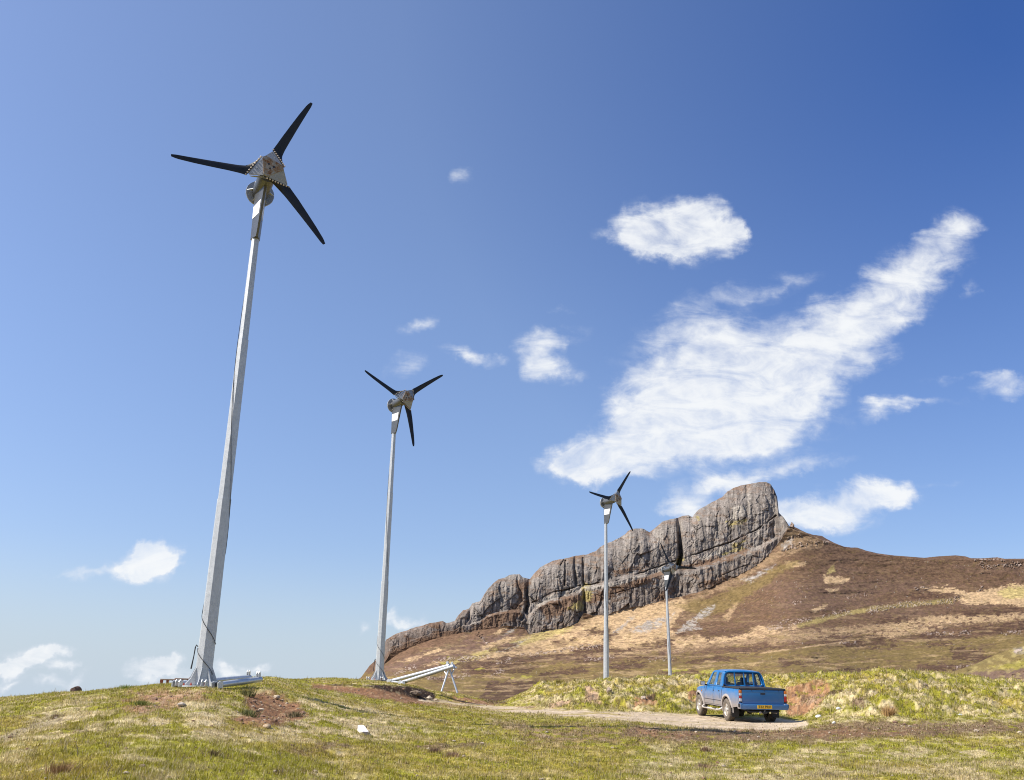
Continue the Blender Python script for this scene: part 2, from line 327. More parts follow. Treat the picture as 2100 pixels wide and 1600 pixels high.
# ---------------- near ground: sight-column table of (distance, 'r' image row | 'z' height)
T = {
 -900: [(8, 'z', 0), (20, 'z', .2), (30, 'z', -.2), (45, 'z', -2), (70, 'z', -6), (140, 'z', -20)],
 -350: [(8, 'z', .35), (16, 'z', .85), (26, 'z', 1.35), (32, 'z', 1.3), (45, 'z', 0), (70, 'z', -4), (140, 'z', -16)],
 0:   [(8, 'z', .42), (14, 'z', .95), (20, 'z', 1.38), (27, 'r', 1439), (32, 'r', 1434.5), (40, 'z', 1.4), (55, 'z', -.3), (80, 'z', -4), (140, 'z', -14)],
 155: [(8, 'z', .45), (14, 'z', 1.0), (20, 'z', 1.55), (26, 'r', 1426), (31, 'r', 1420), (40, 'z', 1.8), (55, 'z', .3), (80, 'z', -3), (140, 'z', -12)],
 300: [(8, 'z', .45), (14, 'z', 1.05), (20, 'z', 1.68), (24, 'r', 1416), (29, 'r', 1411), (33, 'r', 1409.5), (50, 'r', 1407), (56, 'z', 2.4), (80, 'z', -1.5), (140, 'z', -9)],
 415: [(8, 'z', .42), (14, 'z', .95), (19, 'z', 1.62), (22.6, 'r', 1414), (24.5, 'r', 1411), (29, 'r', 1403.5), (34, 'r', 1399), (50, 'r', 1400), (56, 'z', 2.6), (80, 'z', 0), (140, 'z', -8)],
 560: [(8, 'z', .38), (14, 'z', .8), (19, 'z', 1.35), (22.6, 'z', 1.8), (25, 'r', 1412), (30, 'r', 1397), (36, 'r', 1388), (50, 'z', 2.9), (80, 'z', 1), (140, 'z', -7)],
 680: [(8, 'z', .33), (14, 'z', .72), (20, 'z', 1.25), (26, 'z', 1.85), (32, 'r', 1424), (38, 'r', 1416), (39.2, 'r', 1400), (47, 'r', 1390), (60, 'z', 3.2), (90, 'z', 1), (140, 'z', -6)],
 777: [(8, 'z', .3), (15, 'z', .75), (20, 'z', 1.1), (26, 'z', 1.6), (33, 'r', 1437), (38, 'r', 1424), (39.2, 'r', 1405), (48.5, 'r', 1395.5), (54, 'r', 1396), (65, 'z', 2.4), (90, 'z', .5), (140, 'z', -5)],
 830: [(8, 'z', .3), (15, 'z', .72), (20, 'z', 1.05), (26, 'z', 1.5), (33, 'z', 1.95), (38.5, 'r', 1433), (40.5, 'r', 1428), (41, 'r', 1407), (50, 'r', 1402), (60, 'z', 2.4), (90, 'z', .3), (140, 'z', -4)],
 860: [(8, 'z', .3), (15, 'z', .7), (20, 'z', 1.02), (26, 'z', 1.45), (33, 'z', 1.85), (39, 'r', 1441), (42, 'r', 1436), (43, 'r', 1411), (50, 'r', 1406), (60, 'z', 2.3), (90, 'z', .2), (140, 'z', -4)],
 895: [(8, 'z', .3), (15, 'z', .7), (20, 'z', 1.0), (26, 'z', 1.4), (33, 'z', 1.8), (40, 'r', 1444), (43.6, 'r', 1438), (44.4, 'r', 1426), (52, 'r', 1416), (60, 'z', 2.1), (90, 'z', .2), (140, 'z', -4)],
 940: [(8, 'z', .3), (15, 'z', .68), (20, 'z', 1.0), (26, 'z', 1.35), (33, 'z', 1.75), (40, 'r', 1450), (46, 'r', 1441), (47, 'r', 1425), (53, 'r', 1421), (63, 'z', 1.9), (90, 'z', .2), (140, 'z', -4)],
 1040: [(8, 'z', .3), (15, 'z', .66), (22, 'z', 1.05), (30, 'r', 1473), (36, 'r', 1463), (44, 'r', 1450), (54, 'r', 1442), (60, 'r', 1439), (80, 'z', 1.0), (140, 'z', -3)],
 1070: [(8, 'z', .3), (15, 'z', .66), (22, 'z', 1.05), (30, 'r', 1474), (36, 'r', 1463), (43, 'r', 1451), (46, 'r', 1432), (54, 'r', 1426), (62, 'z', 2.1), (80, 'z', 1.0), (140, 'z', -3)],
 1120: [(8, 'z', .3), (15, 'z', .64), (22, 'z', 1.0), (29, 'r', 1478), (35, 'r', 1466), (42, 'r', 1452), (44, 'r', 1430), (50, 'r', 1408), (56, 'r', 1406), (66, 'z', 2.2), (90, 'z', 1), (140, 'z', -2)],
 1250: [(8, 'z', .3), (15, 'z', .62), (22, 'z', .95), (28, 'r', 1484), (34, 'r', 1469), (39, 'r', 1457), (41, 'r', 1437), (45, 'r', 1410), (50, 'r', 1401), (56, 'r', 1401), (66, 'z', 2.3), (90, 'z', .8), (140, 'z', -1)],
 1400: [(8, 'z', .28), (15, 'z', .60), (22, 'z', .9), (27, 'r', 1496), (34, 'r', 1478.5), (37.8, 'r', 1467), (40, 'r', 1461), (41.5, 'r', 1440), (46, 'r', 1408), (50, 'r', 1393), (57, 'r', 1393), (68, 'z', 2.4), (90, 'z', .6), (140, 'z', -1)],
 1550: [(8, 'z', .26), (15, 'z', .58), (22, 'z', .88), (27, 'r', 1500), (33, 'r', 1484), (35, 'r', 1480), (38, 'r', 1469), (42, 'r', 1458), (44, 'r', 1435), (48, 'r', 1403), (52, 'r', 1391), (60, 'z', 3.4), (70, 'z', 2), (140, 'z', -1)],
 1650: [(8, 'z', .26), (15, 'z', .56), (22, 'z', .86), (27, 'r', 1500), (33, 'r', 1484), (35.5, 'r', 1480), (38, 'r', 1464), (41, 'r', 1436), (46, 'r', 1402), (51, 'r', 1386), (58, 'z', 3.6), (72, 'z', 1.6), (140, 'z', -1)],
 1760: [(8, 'z', .24), (15, 'z', .54), (22, 'z', .84), (26, 'r', 1500), (30, 'r', 1486), (33, 'r', 1464), (38, 'r', 1424), (44, 'r', 1393), (50, 'r', 1381), (58, 'z', 3.7), (72, 'z', 1.5), (140, 'z', -1)],
 1850: [(8, 'z', .22), (15, 'z', .52), (22, 'z', .82), (26, 'r', 1503), (30, 'r', 1484), (34, 'r', 1452), (39, 'r', 1413), (45, 'r', 1385), (51, 'r', 1379), (60, 'z', 3.6), (74, 'z', 1.5), (140, 'z', -1)],
 1960: [(8, 'z', .2), (15, 'z', .5), (22, 'z', .8), (26, 'r', 1508), (30, 'r', 1488), (35, 'r', 1450), (41, 'r', 1412), (47, 'r', 1392), (52, 'r', 1387), (62, 'z', 3.2), (80, 'z', 1.6), (140, 'z', 0)],
 2100: [(8, 'z', .2), (15, 'z', .48), (22, 'z', .78), (26, 'r', 1512), (30, 'r', 1492), (36, 'r', 1452), (43, 'r', 1418), (50, 'r', 1405), (56, 'r', 1402), (66, 'z', 3.2), (80, 'z', 2.2), (140, 'z', 1)],
 2500: [(8, 'z', .2), (15, 'z', .45), (22, 'z', .8), (30, 'z', 1.2), (40, 'z', 2.2), (56, 'z', 3.6), (80, 'z', 3.4), (140, 'z', 2)],
 3200: [(8, 'z', .1), (15, 'z', .4), (30, 'z', 1.0), (56, 'z', 3.0), (80, 'z', 3.4), (140, 'z', 2)]}
def px_u(x): return (x-1050)/2031.0
_cx = np.array(sorted(T)); _Y = np.concatenate([np.linspace(-25, 7, 9), np.linspace(8, 64, 449), np.linspace(65, 140, 61)])
_tab = []
for cx in _cx:
    Yk = [-25, 0]; Zk = [-1.6, 0.0]
    for (Yd, k, v) in T[cx]: Yk.append(Yd); Zk.append(v if k == 'z' else float(at(cx, v, Yd)[2]))
    _tab.append(np.interp(_Y, Yk, Zk))
_tab = np.array(_tab)
_ux = np.linspace(px_u(-900), px_u(3200), 1600)
# smooth (monotone cubic-ish) across columns then small blur along distance
_g = np.array([np.interp(_ux, px_u(_cx), _tab[:, j]) for j in range(len(_Y))])       # (Y,u)
def blur(a, n, axis):
    k = np.hanning(n+2)[1:-1]; k /= k.sum(); pad = n//2
    a = np.moveaxis(a, axis, -1); p = np.concatenate([np.repeat(a[..., :1], pad, -1), a, np.repeat(a[..., -1:], pad, -1)], -1)
    o = sum(k[i]*p[..., i:i+a.shape[-1]] for i in range(n)); return np.moveaxis(o, -1, axis)
_g = blur(_g, 21, 1); _g[9:458] = blur(_g[9:458], 5, 0)
def base_z(X, Y):
    u = np.clip(X/np.maximum(Y, 6.0), _ux[0], _ux[-1]); fi = (u-_ux[0])/(_ux[-1]-_ux[0])*(len(_ux)-1); i = np.clip(np.floor(fi).astype(int), 0, len(_ux)-2); fu = fi-i
    fj = np.interp(Y, _Y, np.arange(len(_Y))); j = np.clip(np.floor(fj).astype(int), 0, len(_Y)-2); fy = fj-j
    return (_g[j, i]*(1-fu)+_g[j, i+1]*fu)*(1-fy)+(_g[j+1, i]*(1-fu)+_g[j+1, i+1]*fu)*fy
TRACK_PTS = [(860, 1436), (905, 1441), (960, 1446), (1050, 1455), (1150, 1462), (1250, 1468), (1350, 1474), (1430, 1480), (1520, 1484), (1600, 1485), (1650, 1486)]
def hit(px_, row, Y0):
    """where the sight line through a photo point meets the ground, nearest to distance Y0"""
    Y = np.linspace(8, 62, 1100); P = at(np.full(Y.shape, float(px_)), np.full(Y.shape, float(row)), Y); d = P[:, 2]-base_z(P[:, 0], Y); k = np.nonzero((d[:-1] > 0) & (d[1:] <= 0))[0]
    if len(k) == 0: return V3(px_, row, Y0)
    k = k[np.argmin(np.abs(Y[k]-Y0))]; return Vector(P[k])
def near_masks(X, Y):
    """rough = tussock strength, track mask, from the design coordinates of the smooth ground"""
    P = np.stack([X, np.maximum(Y, .5), base_z(X, Y)], -1); px, py = proj(P)
    ok = Y > 6
    w = fbm(X*.9, Y*.9, 4, .55, 5)
    trk = linesd(px, py, TRACK_PTS)
    wid = np.interp(px, [850, 905, 1000, 1150, 1300, 1450, 1600, 1640], [1.5, 3, 4.5, 7, 9.5, 14, 13, 7])
    trk = (1-sstep(-2.5, 3.5, trk-wid+3.5*w))*ok
    bank = sstep(1075, 1110, px)*sstep(27, 34, Y)*(1-trk)*sstep(1478, 1462, py)
    return px, py, trk, bank, w
def ground_z(X, Y, fine=True):
    z = base_z(X, Y); px, py, trk, bank, w = near_masks(X, Y)
    r = (1-trk*.92)
    amp = .07+.30*bank-.03*((px < 1000) & (py < 1450) & (Y > 36))
    t = fbm(X*1.25, Y*1.25, 5, .5, 6)
    tus = np.abs(fbm(X*1.7+3, Y*1.7, 3, .5, 7))
    z = z+amp*r*t+bank*.22*(.3-tus)+.035*r*fbm(X*5, Y*5, 4, .6, 8)
    # dug hollows and dirt pits
    pit = 1-sstep(0, 60, np.hypot((px-550)*.75, (py-1450)*1.7)); z = z-.16*pit*(Y > 8)
    near_base = sstep(1.3, .5, np.hypot(X+7.58, Y-24.5)); z = z*(1-near_base)+base_z(X, Y)*near_base
    near_tr = sstep(3.6, 2.2, np.hypot(X-8.2, (Y-36)*.7)); z = z*(1-near_tr)+(base_z(X, Y)+.004*t)*near_tr
    return z
def near_colour(X, Y):
    px, py, trk, bank, w = near_masks(X, Y); sh = X.shape
    n1 = fbm(X*.35, Y*.35, 5, .55, 11); n2 = fbm(X*1.6, Y*1.6, 5, .6, 12); n3 = fbm(X*5, Y*5, 4, .6, 13); n4 = fbm(X*.8, Y*.8, 4, .6, 14)
    col = np.ones(sh+(3,))*GREEN
    col = lay(col, sstep(-.1, .35, n1+.25*n2)*.8, OLIVE*1.1)
    col = lay(col, sstep(.05, .4, n4+.4*n3)*.65, LIME)
    col = lay(col, sstep(.08, .38, n2+.35*n3+.1*n1)*.65, STRAW)
    # straw-rich zones
    p = Painter(px, py, col)
    def zone(pts, c, k, thr, soft=14, warp=12):
        bb = polysd(px, py, pts)+warp*(p.w1*1.2+n2*.8); m = (1-sstep(-soft, soft, bb))*k*sstep(thr-.18, thr+.12, n2+.5*n3); nonlocal_col[0] = lay(nonlocal_col[0], m*(Y > 6), c)
    nonlocal_col = [p.col]
    zone([(150, 1440), (420, 1425), (700, 1430), (760, 1510), (500, 1520), (200, 1530), (0, 1500), (60, 1460)], STRAW, .75, .03)
    zone([(560, 1480), (760, 1450), (900, 1500), (700, 1560)], STRAW*.95, .8, 0)
    zone([(1000, 1480), (1500, 1490), (1560, 1520), (1100, 1540)], PEATB*1.3, .8, -.15)
    zone([(700, 1520), (1300, 1530), (1300, 1600), (700, 1600)], OLIVE*1.15, .6, -.1)
    zone([(1300, 1540), (2100, 1520), (2100, 1640), (1200, 1640)], STRAW*.85, .55, .0)
    zone([(1650, 1400), (2100, 1410), (2100, 1490), (1600, 1480)], STRAW, .6, .05)
    zone([(1080, 1400), (1450, 1385), (1440, 1460), (1060, 1460)], STRAW*.85, .5, .06, 14, 8)
    zone([(1700, 1380), (2000, 1385), (1900, 1440), (1680, 1430)], STRAW*.8, .4, .1)
    # brown peaty verge in front of the track and along the foot of the right bank
    zone([(1290, 1492), (1420, 1496), (1650, 1492), (1800, 1478), (2100, 1484), (2120, 1508), (1900, 1512), (1600, 1524), (1400, 1522), (1280, 1510)], PEATB, .9, -.5, 6, 8)
    zone([(1500, 1500), (1800, 1492), (1900, 1500), (1700, 1515)], DIRT*.75, .7, -.1, 6, 8)
    zone([(1310, 1500), (1370, 1503), (1440, 1508), (1340, 1514)], DIRT, .9, -.2, 4, 5)
    # red earth
    zone([(265, 1420), (330, 1418), (420, 1415), (440, 1425), (350, 1440), (290, 1468), (270, 1462), (310, 1440)], DIRTP, .95, -.35, 6, 8)
    zone([(230, 1430), (330, 1414), (480, 1416), (470, 1430), (330, 1462), (270, 1470)], DIRT*1.1, .7, -.1, 8, 10)
    zone([(500, 1418), (560, 1416), (610, 1440), (635, 1465), (600, 1482), (560, 1490), (480, 1488), (470, 1470), (520, 1460), (505, 1440)], DIRT, 1, -.75, 6, 7)
    zone([(530, 1425), (590, 1440), (610, 1460), (570, 1490), (530, 1480), (545, 1450)], DIRT*.55+PEAT*.2, .9, -.3, 6, 6)
    zone([(555, 1455), (600, 1458), (590, 1478), (550, 1474)], DIRTP, .8, -.1, 5, 5)
    # cut bank on the left of the track: dark peat, painted blacker for the turf overhang's shade, above red soil
    zone([(640, 1402), (720, 1407), (800, 1412), (870, 1428), (905, 1437), (960, 1440), (1035, 1442), (960, 1449), (870, 1447), (820, 1441), (760, 1431), (690, 1420), (640, 1413)], DIRT*.85, 1, -1, 3, 3)
    zone([(670, 1402), (735, 1403), (780, 1404), (830, 1407), (870, 1414), (890, 1424), (897, 1438), (860, 1436), (825, 1424), (780, 1413), (735, 1408), (680, 1405)], PEAT*.45, 1, -1, 2, 2)
    zone([(905, 1424), (950, 1428), (990, 1434), (1040, 1440), (1040, 1444), (980, 1440), (920, 1432)], PEAT, .9, -.1, 2, 3)
    zone([(930, 1428), (990, 1436), (1000, 1444), (930, 1440)], DIRT, .9, -.1, 2, 3)
    zone([(880, 1440), (960, 1446), (1060, 1452), (1060, 1462), (960, 1454), (880, 1448)], DIRT*.9+SAND*.2, .7, -.2, 4, 4)
    # scars in the right banks
    for pts, c in [([(1200, 1420), (1225, 1418), (1230, 1445), (1195, 1448)], DIRTP), ([(1300, 1435), (1335, 1428), (1345, 1448), (1300, 1450)], DIRT*1.1), ([(1140, 1440), (1190, 1444), (1170, 1452), (1060, 1452)], DIRTP),
                   ([(1620, 1405), (1700, 1400), (1705, 1420), (1670, 1450), (1690, 1462), (1612, 1470), (1612, 1430)], DIRT*1.2), ([(1640, 1430), (1690, 1425), (1670, 1445), (1640, 1450)], DIRTP*.9),
                   ([(1700, 1418), (1730, 1420), (1725, 1432), (1695, 1436)], PEAT), ([(1410, 1425), (1440, 1420), (1435, 1440), (1412, 1440)], DIRT), ([(1745, 1440), (1780, 1436), (1775, 1450), (1750, 1452)], PEATB), ([(1325, 1422), (1345, 1418), (1342, 1440), (1330, 1436)], PEAT)]:
        zone(pts, c, .95, -.35, 4, 6)
    zone([(560, 1535), (700, 1522), (760, 1526), (620, 1545)], PEATB, .7, -.2, 4, 5)
    zone([(850, 1530), (1000, 1520), (990, 1532), (870, 1542)], PEATB*.8, .8, -.2, 3, 5)
    zone([(540, 1590), (640, 1582), (660, 1592), (560, 1600)], PEAT*1.3, .8, -.1, 3, 5)
    zone([(90, 1465), (130, 1462), (125, 1480), (80, 1495), (0, 1525), (0, 1510)], STRAW*.6, .9, -.2, 4, 6)
    col = nonlocal_col[0]
    tn = fbm(X*3, Y*3, 4, .6, 15)
    tc = lay(np.ones(sh+(3,))*TRACK*.92, sstep(-.2, .4, tn)*.7, SAND); tc = lay(tc, sstep(.0, .35, n4+.3*n2)*.6*sstep(1500, 1200, px)+sstep(.15, .4, n4)*.25, OLIVE)
    tc = lay(tc, sstep(1540, 1620, px)*.4, SAND*1.1)
    col = lay(col, trk, tc)
    soil = np.clip(1-np.minimum.reduce([np.abs(col-c).sum(-1)/.12 for c in (DIRT, DIRTP, PEAT, PEATB)]), 0, 1)
    soil = np.maximum(soil, trk); redness = sstep(1.35, 1.9, col[..., 0]/(col[..., 1]+1e-3)); soil = np.maximum(soil, redness); soil = np.maximum(soil, sstep(.20, .13, col.sum(-1)))
    n5 = fbm(X*9, Y*9, 3, .6, 16); col = col*(1+.30*n3[..., None]+.34*n5[..., None]); col = lay(col, sstep(.30, .48, -n5-.3*n2)*(1-trk)*.6, PEATB); col = lay(col, sstep(.28, .5, n5+.25*n2)*(1-trk)*.35, STRAW)
    return np.clip(col, .01, .8), soil, px, py
def near_material(name, grain=9.0, b_dist=.05):
    m, nt, b = nmat(name); at_ = nt.nodes.new('ShaderNodeAttribute'); at_.attribute_name = 'col'
    n1 = tex(nt, 'Noise', grain, 8, .7); n2 = tex(nt, 'Noise', grain*4.5, 6, .7)
    k = ramp(nt, n1.outputs[0], [(.25, (.55, .55, .55)), (.5, (.95, .95, .95)), (.75, (1.4, 1.38, 1.3))]); c = mixc(nt, 1.0, at_.outputs['Color'], k, 'MULTIPLY')
    k2 = ramp(nt, n2.outputs[0], [(.3, (.72, .72, .72)), (.7, (1.28, 1.28, 1.28))]); c = mixc(nt, 1.0, c, k2, 'MULTIPLY')
    nt.links.new(c, b.inputs['Base Color']); b.inputs['Roughness'].default_value = .95; b.inputs['Specular IOR Level'].default_value = .15
    h = mth(nt, 'ADD', n1.outputs[0], mth(nt, 'MULTIPLY', n2.outputs[0], .35)); bump(nt, b, h, .9, b_dist); return m
def build_near():
    u = np.concatenate([np.linspace(px_u(-900), px_u(-120), 60)[:-1], np.linspace(px_u(-120), px_u(2220), 1500), np.linspace(px_u(2220), px_u(3200), 60)[1:]])
    Y = np.concatenate([np.geomspace(6.0, 62, 620), np.geomspace(62, 138, 60)[1:]])
    YY, UU = np.meshgrid(Y, u, indexing='ij'); X = UU*YY
    z = ground_z(X, YY); col, soil, px, py = near_colour(X, YY)
    me = grid_mesh('ground', np.stack([X, YY, z], -1), col); o = link('ground', me, near_material('ground_earth')); tag(o, kind='structure')
    # the same ground carried on round and behind the camera
    def apron(x, y):
        return base_z(x, y) if False else 0
    R = []
    for yy in np.linspace(-60, 6.0, 34):
        xs = np.linspace(-1, 1, 81)*(60 if yy < 5.9 else 60)
        R.append(np.stack([xs, np.full(81, yy), np.interp(yy, [-60, 0, 6], [-3.0, 0, .2])+.05*fbm(xs*.5, np.full(81, yy)*.5, 4)-.03+np.interp(yy, [4, 6], [0, -.08])], -1))
    # cut to the fan: only what lies outside it is needed, the fan's own near edge overlaps by a few centimetres
    a = link('ground', grid_mesh('ground', np.array(R), np.ones((34, 81, 3))*OLIVE), near_material('ground_behind')); tag(a, kind='structure')
    return o
# ---------------- far hill
SKY = [(-200, 1660), (300, 1520), (500, 1450), (600, 1432), (700, 1412), (740, 1390), (757, 1366), (775, 1350), (785, 1330), (792, 1312), (812, 1300), (835, 1293), (852, 1286), (868, 1283), (880, 1278), (908, 1274), (915, 1278), (932, 1274), (940, 1262), (950, 1252), (962, 1248), (968, 1238), (985, 1233), (988, 1228), (1000, 1208), (1012, 1196), (1022, 1188), (1035, 1185), (1045, 1179), (1065, 1177), (1072, 1184), (1087, 1188), (1096, 1176), (1108, 1163), (1120, 1157), (1135, 1150), (1150, 1147), (1165, 1144), (1180, 1140), (1205, 1137), (1222, 1130), (1232, 1121), (1245, 1114), (1256, 1110), (1272, 1102), (1282, 1096), (1288, 1089), (1300, 1084), (1318, 1084), (1332, 1091), (1345, 1082), (1358, 1070), (1370, 1066), (1390, 1062), (1400, 1058), (1412, 1057), (1420, 1060), (1432, 1046), (1450, 1036), (1464, 1028), (1480, 1020), (1492, 1008), (1506, 1000), (1520, 996), (1540, 992), (1556, 989), (1571, 988), (1580, 993), (1588, 1005), (1594, 1020), (1596, 1040), (1597, 1051), (1606, 1060), (1613, 1070), (1618, 1079), (1628, 1080), (1640, 1086), (1655, 1093), (1668, 1097), (1685, 1099), (1695, 1105), (1710, 1113), (1730, 1121), (1745, 1123), (1758, 1123), (1775, 1129), (1800, 1135), (1830, 1139), (1870, 1142), (1895, 1144), (1925, 1141), (1960, 1139), (1980, 1141), (1992, 1145), (2020, 1145), (2045, 1143), (2060, 1146), (2100, 1146), (2180, 1150), (2300, 1158), (2600, 1180), (3200, 1220)]
FOOT = [(-200, 1690), (700, 1440), (740, 1408), (780, 1375), (800, 1340), (860, 1318), (900, 1306), (935, 1300), (950, 1296), (965, 1298), (1000, 1288), (1040, 1284), (1075, 1286), (1084, 1300), (1105, 1299), (1150, 1290), (1185, 1278), (1198, 1258), (1215, 1262), (1240, 1262), (1275, 1252), (1320, 1242), (1360, 1232), (1400, 1224), (1445, 1210), (1475, 1196), (1510, 1182), (1540, 1168), (1562, 1150), (1580, 1134), (1600, 1110), (1616, 1084), (1622, 1084), (1700, 1114), (1800, 1139), (1900, 1148), (2100, 1150), (2300, 1162), (2600, 1184), (3200, 1224)]
def build_hill():
    xs = np.concatenate([np.linspace(-200, 640, 60)[:-1], np.linspace(640, 2160, 1330), np.linspace(2160, 3200, 70)[1:]])
    sk = np.interp(xs, *np.array(SKY).T); ft = np.interp(xs, *np.array(FOOT).T)
    sk = sk+.8*fbm(xs/7, xs*0, 4, .6, 21)*(xs < 1620)+.35*fbm(xs/4, xs*0, 3, .6, 22); ft = ft+3.0*fbm(xs/14, xs*0, 4, .6, 23)*(xs < 1610)
    ft = np.maximum(ft, sk+1.5)
    hor = 1464+.018*(xs-1050); bot = hor+26; bot = np.maximum(bot, ft+25)
    n1, n2 = 330, 250
    t1 = np.linspace(0, 1, n1)**.95; t2 = np.linspace(0, 1, n2)[1:]
    ROW = np.concatenate([bot[None]+(ft-bot)[None]*t1[:, None], ft[None]+(sk-ft)[None]*t2[:, None]], 0)
    XX = np.broadcast_to(xs[None], ROW.shape).copy()
    Yf = 900.0
    w = np.concatenate([np.repeat(t1[:, None], len(xs), 1), np.ones((n2-1, len(xs)))], 0)
    fts = ft.copy(); ux_ = np.linspace(-200, 3200, 3401); fu = np.interp(ux_, xs, ft)
    kk = np.hanning(181); kk /= kk.sum(); fu = np.convolve(np.pad(fu, 90, mode='edge'), kk, 'valid'); fts = np.interp(xs, ux_, fu)
    v = (hor[None]-ROW); vf = hor-fts; vb = -26.0; w = np.clip((v-vb)/(vf-vb), 0, 1.06)
    def prof(q): q = np.clip(q, 0, 1.0); return 110+640*(1-(1-q)**2.2)+150*q
    big = fbm(XX/170, ROW/26, 4, .5, 31); mid = fbm(XX/50, ROW/9, 5, .55, 32); sm = fbm(XX/9, ROW/3.2, 4, .6, 33)
    rowsn = (vf-vb)[None]; Y = prof(w+sstep(0, .1, w)*(1-sstep(.97, 1.02, w))*(5.5*big+1.7*mid+.45*sm)/rowsn)
    Yfoot = prof((hor-ft-vb)/(vf-vb))
    # terraces on the slope
    # cliff
    t = np.clip((ft[None]-ROW)/np.maximum(ft-sk, 1)[None], 0, 1); H = (ft-sk)[None]*.47
    cl = ((xs > 775) & (xs < 1622)).astype(float)[None]; cl = cl*sstep(770, 800, xs)[None]
    gul = np.array([775, 965, 1083, 1196, 1391, 1606.]); k = np.clip(np.searchsorted(gul, xs+0.0)-1, 0, 4)
    s = (xs-gul[k])/(gul[k+1]-gul[k])*2-1; bul = (np.abs(s)**3.2)[None]*(8*np.clip((ft-sk)/110, .15, 1))[None]
    led_t = np.interp(xs, [950, 1080, 1100, 1190, 1200, 1250, 1380, 1530, 1600], [.3, .3, .42, .45, .46, .46, .34, .22, .15])[None]
    ledge = sstep(-.035, .035, t-led_t)*14*np.clip(H/55, 0, 1)**2
    under = -10*np.exp(-((t-led_t-.06)/.03)**2)*0
    Yc = .32*H*t+ledge+bul+np.maximum(H, 8)*.55*t**9
    streak = fbm_a((XX+.35*ROW*0)/5.5, ROW/60, 5, .6, 41); streak2 = fbm_a(XX/17, ROW/90, 4, .55, 42); rgh = fbm(XX/8, ROW/8, 5, .6, 43)
    crk = np.abs(fbm_a(XX/20+.8*fbm(XX/30, ROW/40, 3, .5, 44), ROW/120, 3, .5, 45)); crack = 1-sstep(0, .05, crk)
    lam = fbm_a((ROW+.33*XX+8*fbm(XX/60, ROW/60, 3, .5, 65))/7.0, XX/110, 4, .6, 66); Yc = Yc+cl*.35*lam*np.clip(H/30, .35, 1)
    wx = XX+6*fbm(XX/30, ROW/30, 3, .5, 48); wy = ROW+.25*XX
    A1 = worley(wx/30, wy/52, 0); A2 = worley(wx/11, wy/24, 5); A3 = worley(wx/5, wy/11, 9)
    facet = 7*(A1[0]-.5)+A1[2]*9*(A1[1]-.5)*2+A1[3]*7*(A1[0]-.5) + 3.2*(A2[0]-.5)+A2[2]*5*(A2[1]-.5)*2+A2[3]*3*(A2[0]-.5) + 1.3*(A3[0]-.5)+A3[2]*2.2*(A3[1]-.5)*2
    joint = np.maximum((1-sstep(0, .07, A1[4])), .6*(1-sstep(0, .10, A2[4])))
    Yc = Yc+cl*(.40*facet+1.3*streak+1.2*streak2+.9*rgh+1.2*crack+.5*joint)*np.clip(H/30, .35, 1)
    # named clefts
    for pts, wd, dp in [([(1392, 1062), (1394, 1100), (1397, 1140), (1391, 1160)], 7, 20), ([(1180, 1142), (1178, 1165), (1182, 1200)], 5, 8), ([(1196, 1145), (1196, 1190), (1198, 1215), (1200, 1260)], 4, 7), ([(1086, 1190), (1080, 1212), (1084, 1240), (1070, 1270)], 6, 8), ([(968, 1240), (960, 1270)], 5, 6), ([(1160, 1150), (1158, 1200)], 3, 8)]:
        d = linesd(XX, ROW, pts); Yc = Yc+dp*(1-sstep(0, wd, d))*(t > 0)
    # horizontal partings (shadow lines)
    for pts, wd, dp in [([(1200, 1200), (1260, 1192), (1330, 1170), (1385, 1150)], 2.6, 9), ([(1400, 1146), (1450, 1128), (1500, 1112), (1550, 1088), (1592, 1058)], 2.6, 9), ([(1092, 1236), (1130, 1216), (1190, 1202)], 3, 9), ([(1290, 1108), (1340, 1096)], 2, 3), ([(1240, 1222), (1300, 1206), (1380, 1180)], 2, 5), ([(960, 1262), (985, 1258)], 2, 5), ([(1460, 1190), (1500, 1172), (1530, 1160)], 2, 5)]:
        d = linesd(XX, ROW+2.5*fbm(XX/18, ROW*0, 4, .6, 46), pts); Yc = Yc+dp*.38*(1-sstep(.2, wd*.8, d))*(t > 0)*sstep(-.5, .1, fbm(XX/30, ROW/30, 3, .5, 47))
    base_r = np.where(xs < 1618, 0, (hor-sk)*0)[None]
    Y2 = Yfoot[None]+Yc*cl+(1-cl)*np.maximum(0, np.minimum(4*(ft-sk), 250)[None]*t)
    Y = np.where(t > 0, Y2, Y)
    P = CAM+ray(XX, ROW)*Y[..., None]
    # far side of the ridge
    top = P[-1]; ext = []
    for f, dz in ((1.02, -1.5), (1.07, -12), (1.2, -50), (1.6, -160)):
        q = top.copy(); q[:, :2] *= f; q[:, 2] = np.maximum(top[:, 2]+dz, -70); ext.append(q)
    bk = P[0].copy(); bk[:, 2] -= 6
    P = np.concatenate([bk[None], P, np.array(ext)], 0)
    # ---- colours
    big2 = fbm(XX/120, ROW/30, 5, .6, 51); f2 = fbm(XX/22, ROW/7, 5, .6, 52); f3 = fbm(XX/6, ROW/3, 4, .6, 53)
    col = np.ones(XX.shape+(3,))*HEATH
    col = lay(col, sstep(-.15, .35, big2+.2*f2)*.45, HEATHP)
    p = Painter(XX, ROW, col)
    # --- low moor
    p.poly([(700, 1500), (740, 1385), (830, 1372), (960, 1378), (1100, 1362), (1300, 1352), (1500, 1340), (1700, 1322), (1900, 1312), (2200, 1290), (2300, 1500)], HOLIVE, 5, 7, .85)
    p.poly([(880, 1375), (960, 1352), (1090, 1305), (1190, 1278), (1215, 1262), (1330, 1242), (1400, 1226), (1420, 1240), (1370, 1290), (1400, 1310), (1560, 1290), (1640, 1282), (1500, 1318), (1350, 1330), (1200, 1340), (1050, 1352)], TAN, 4, 7, .9)
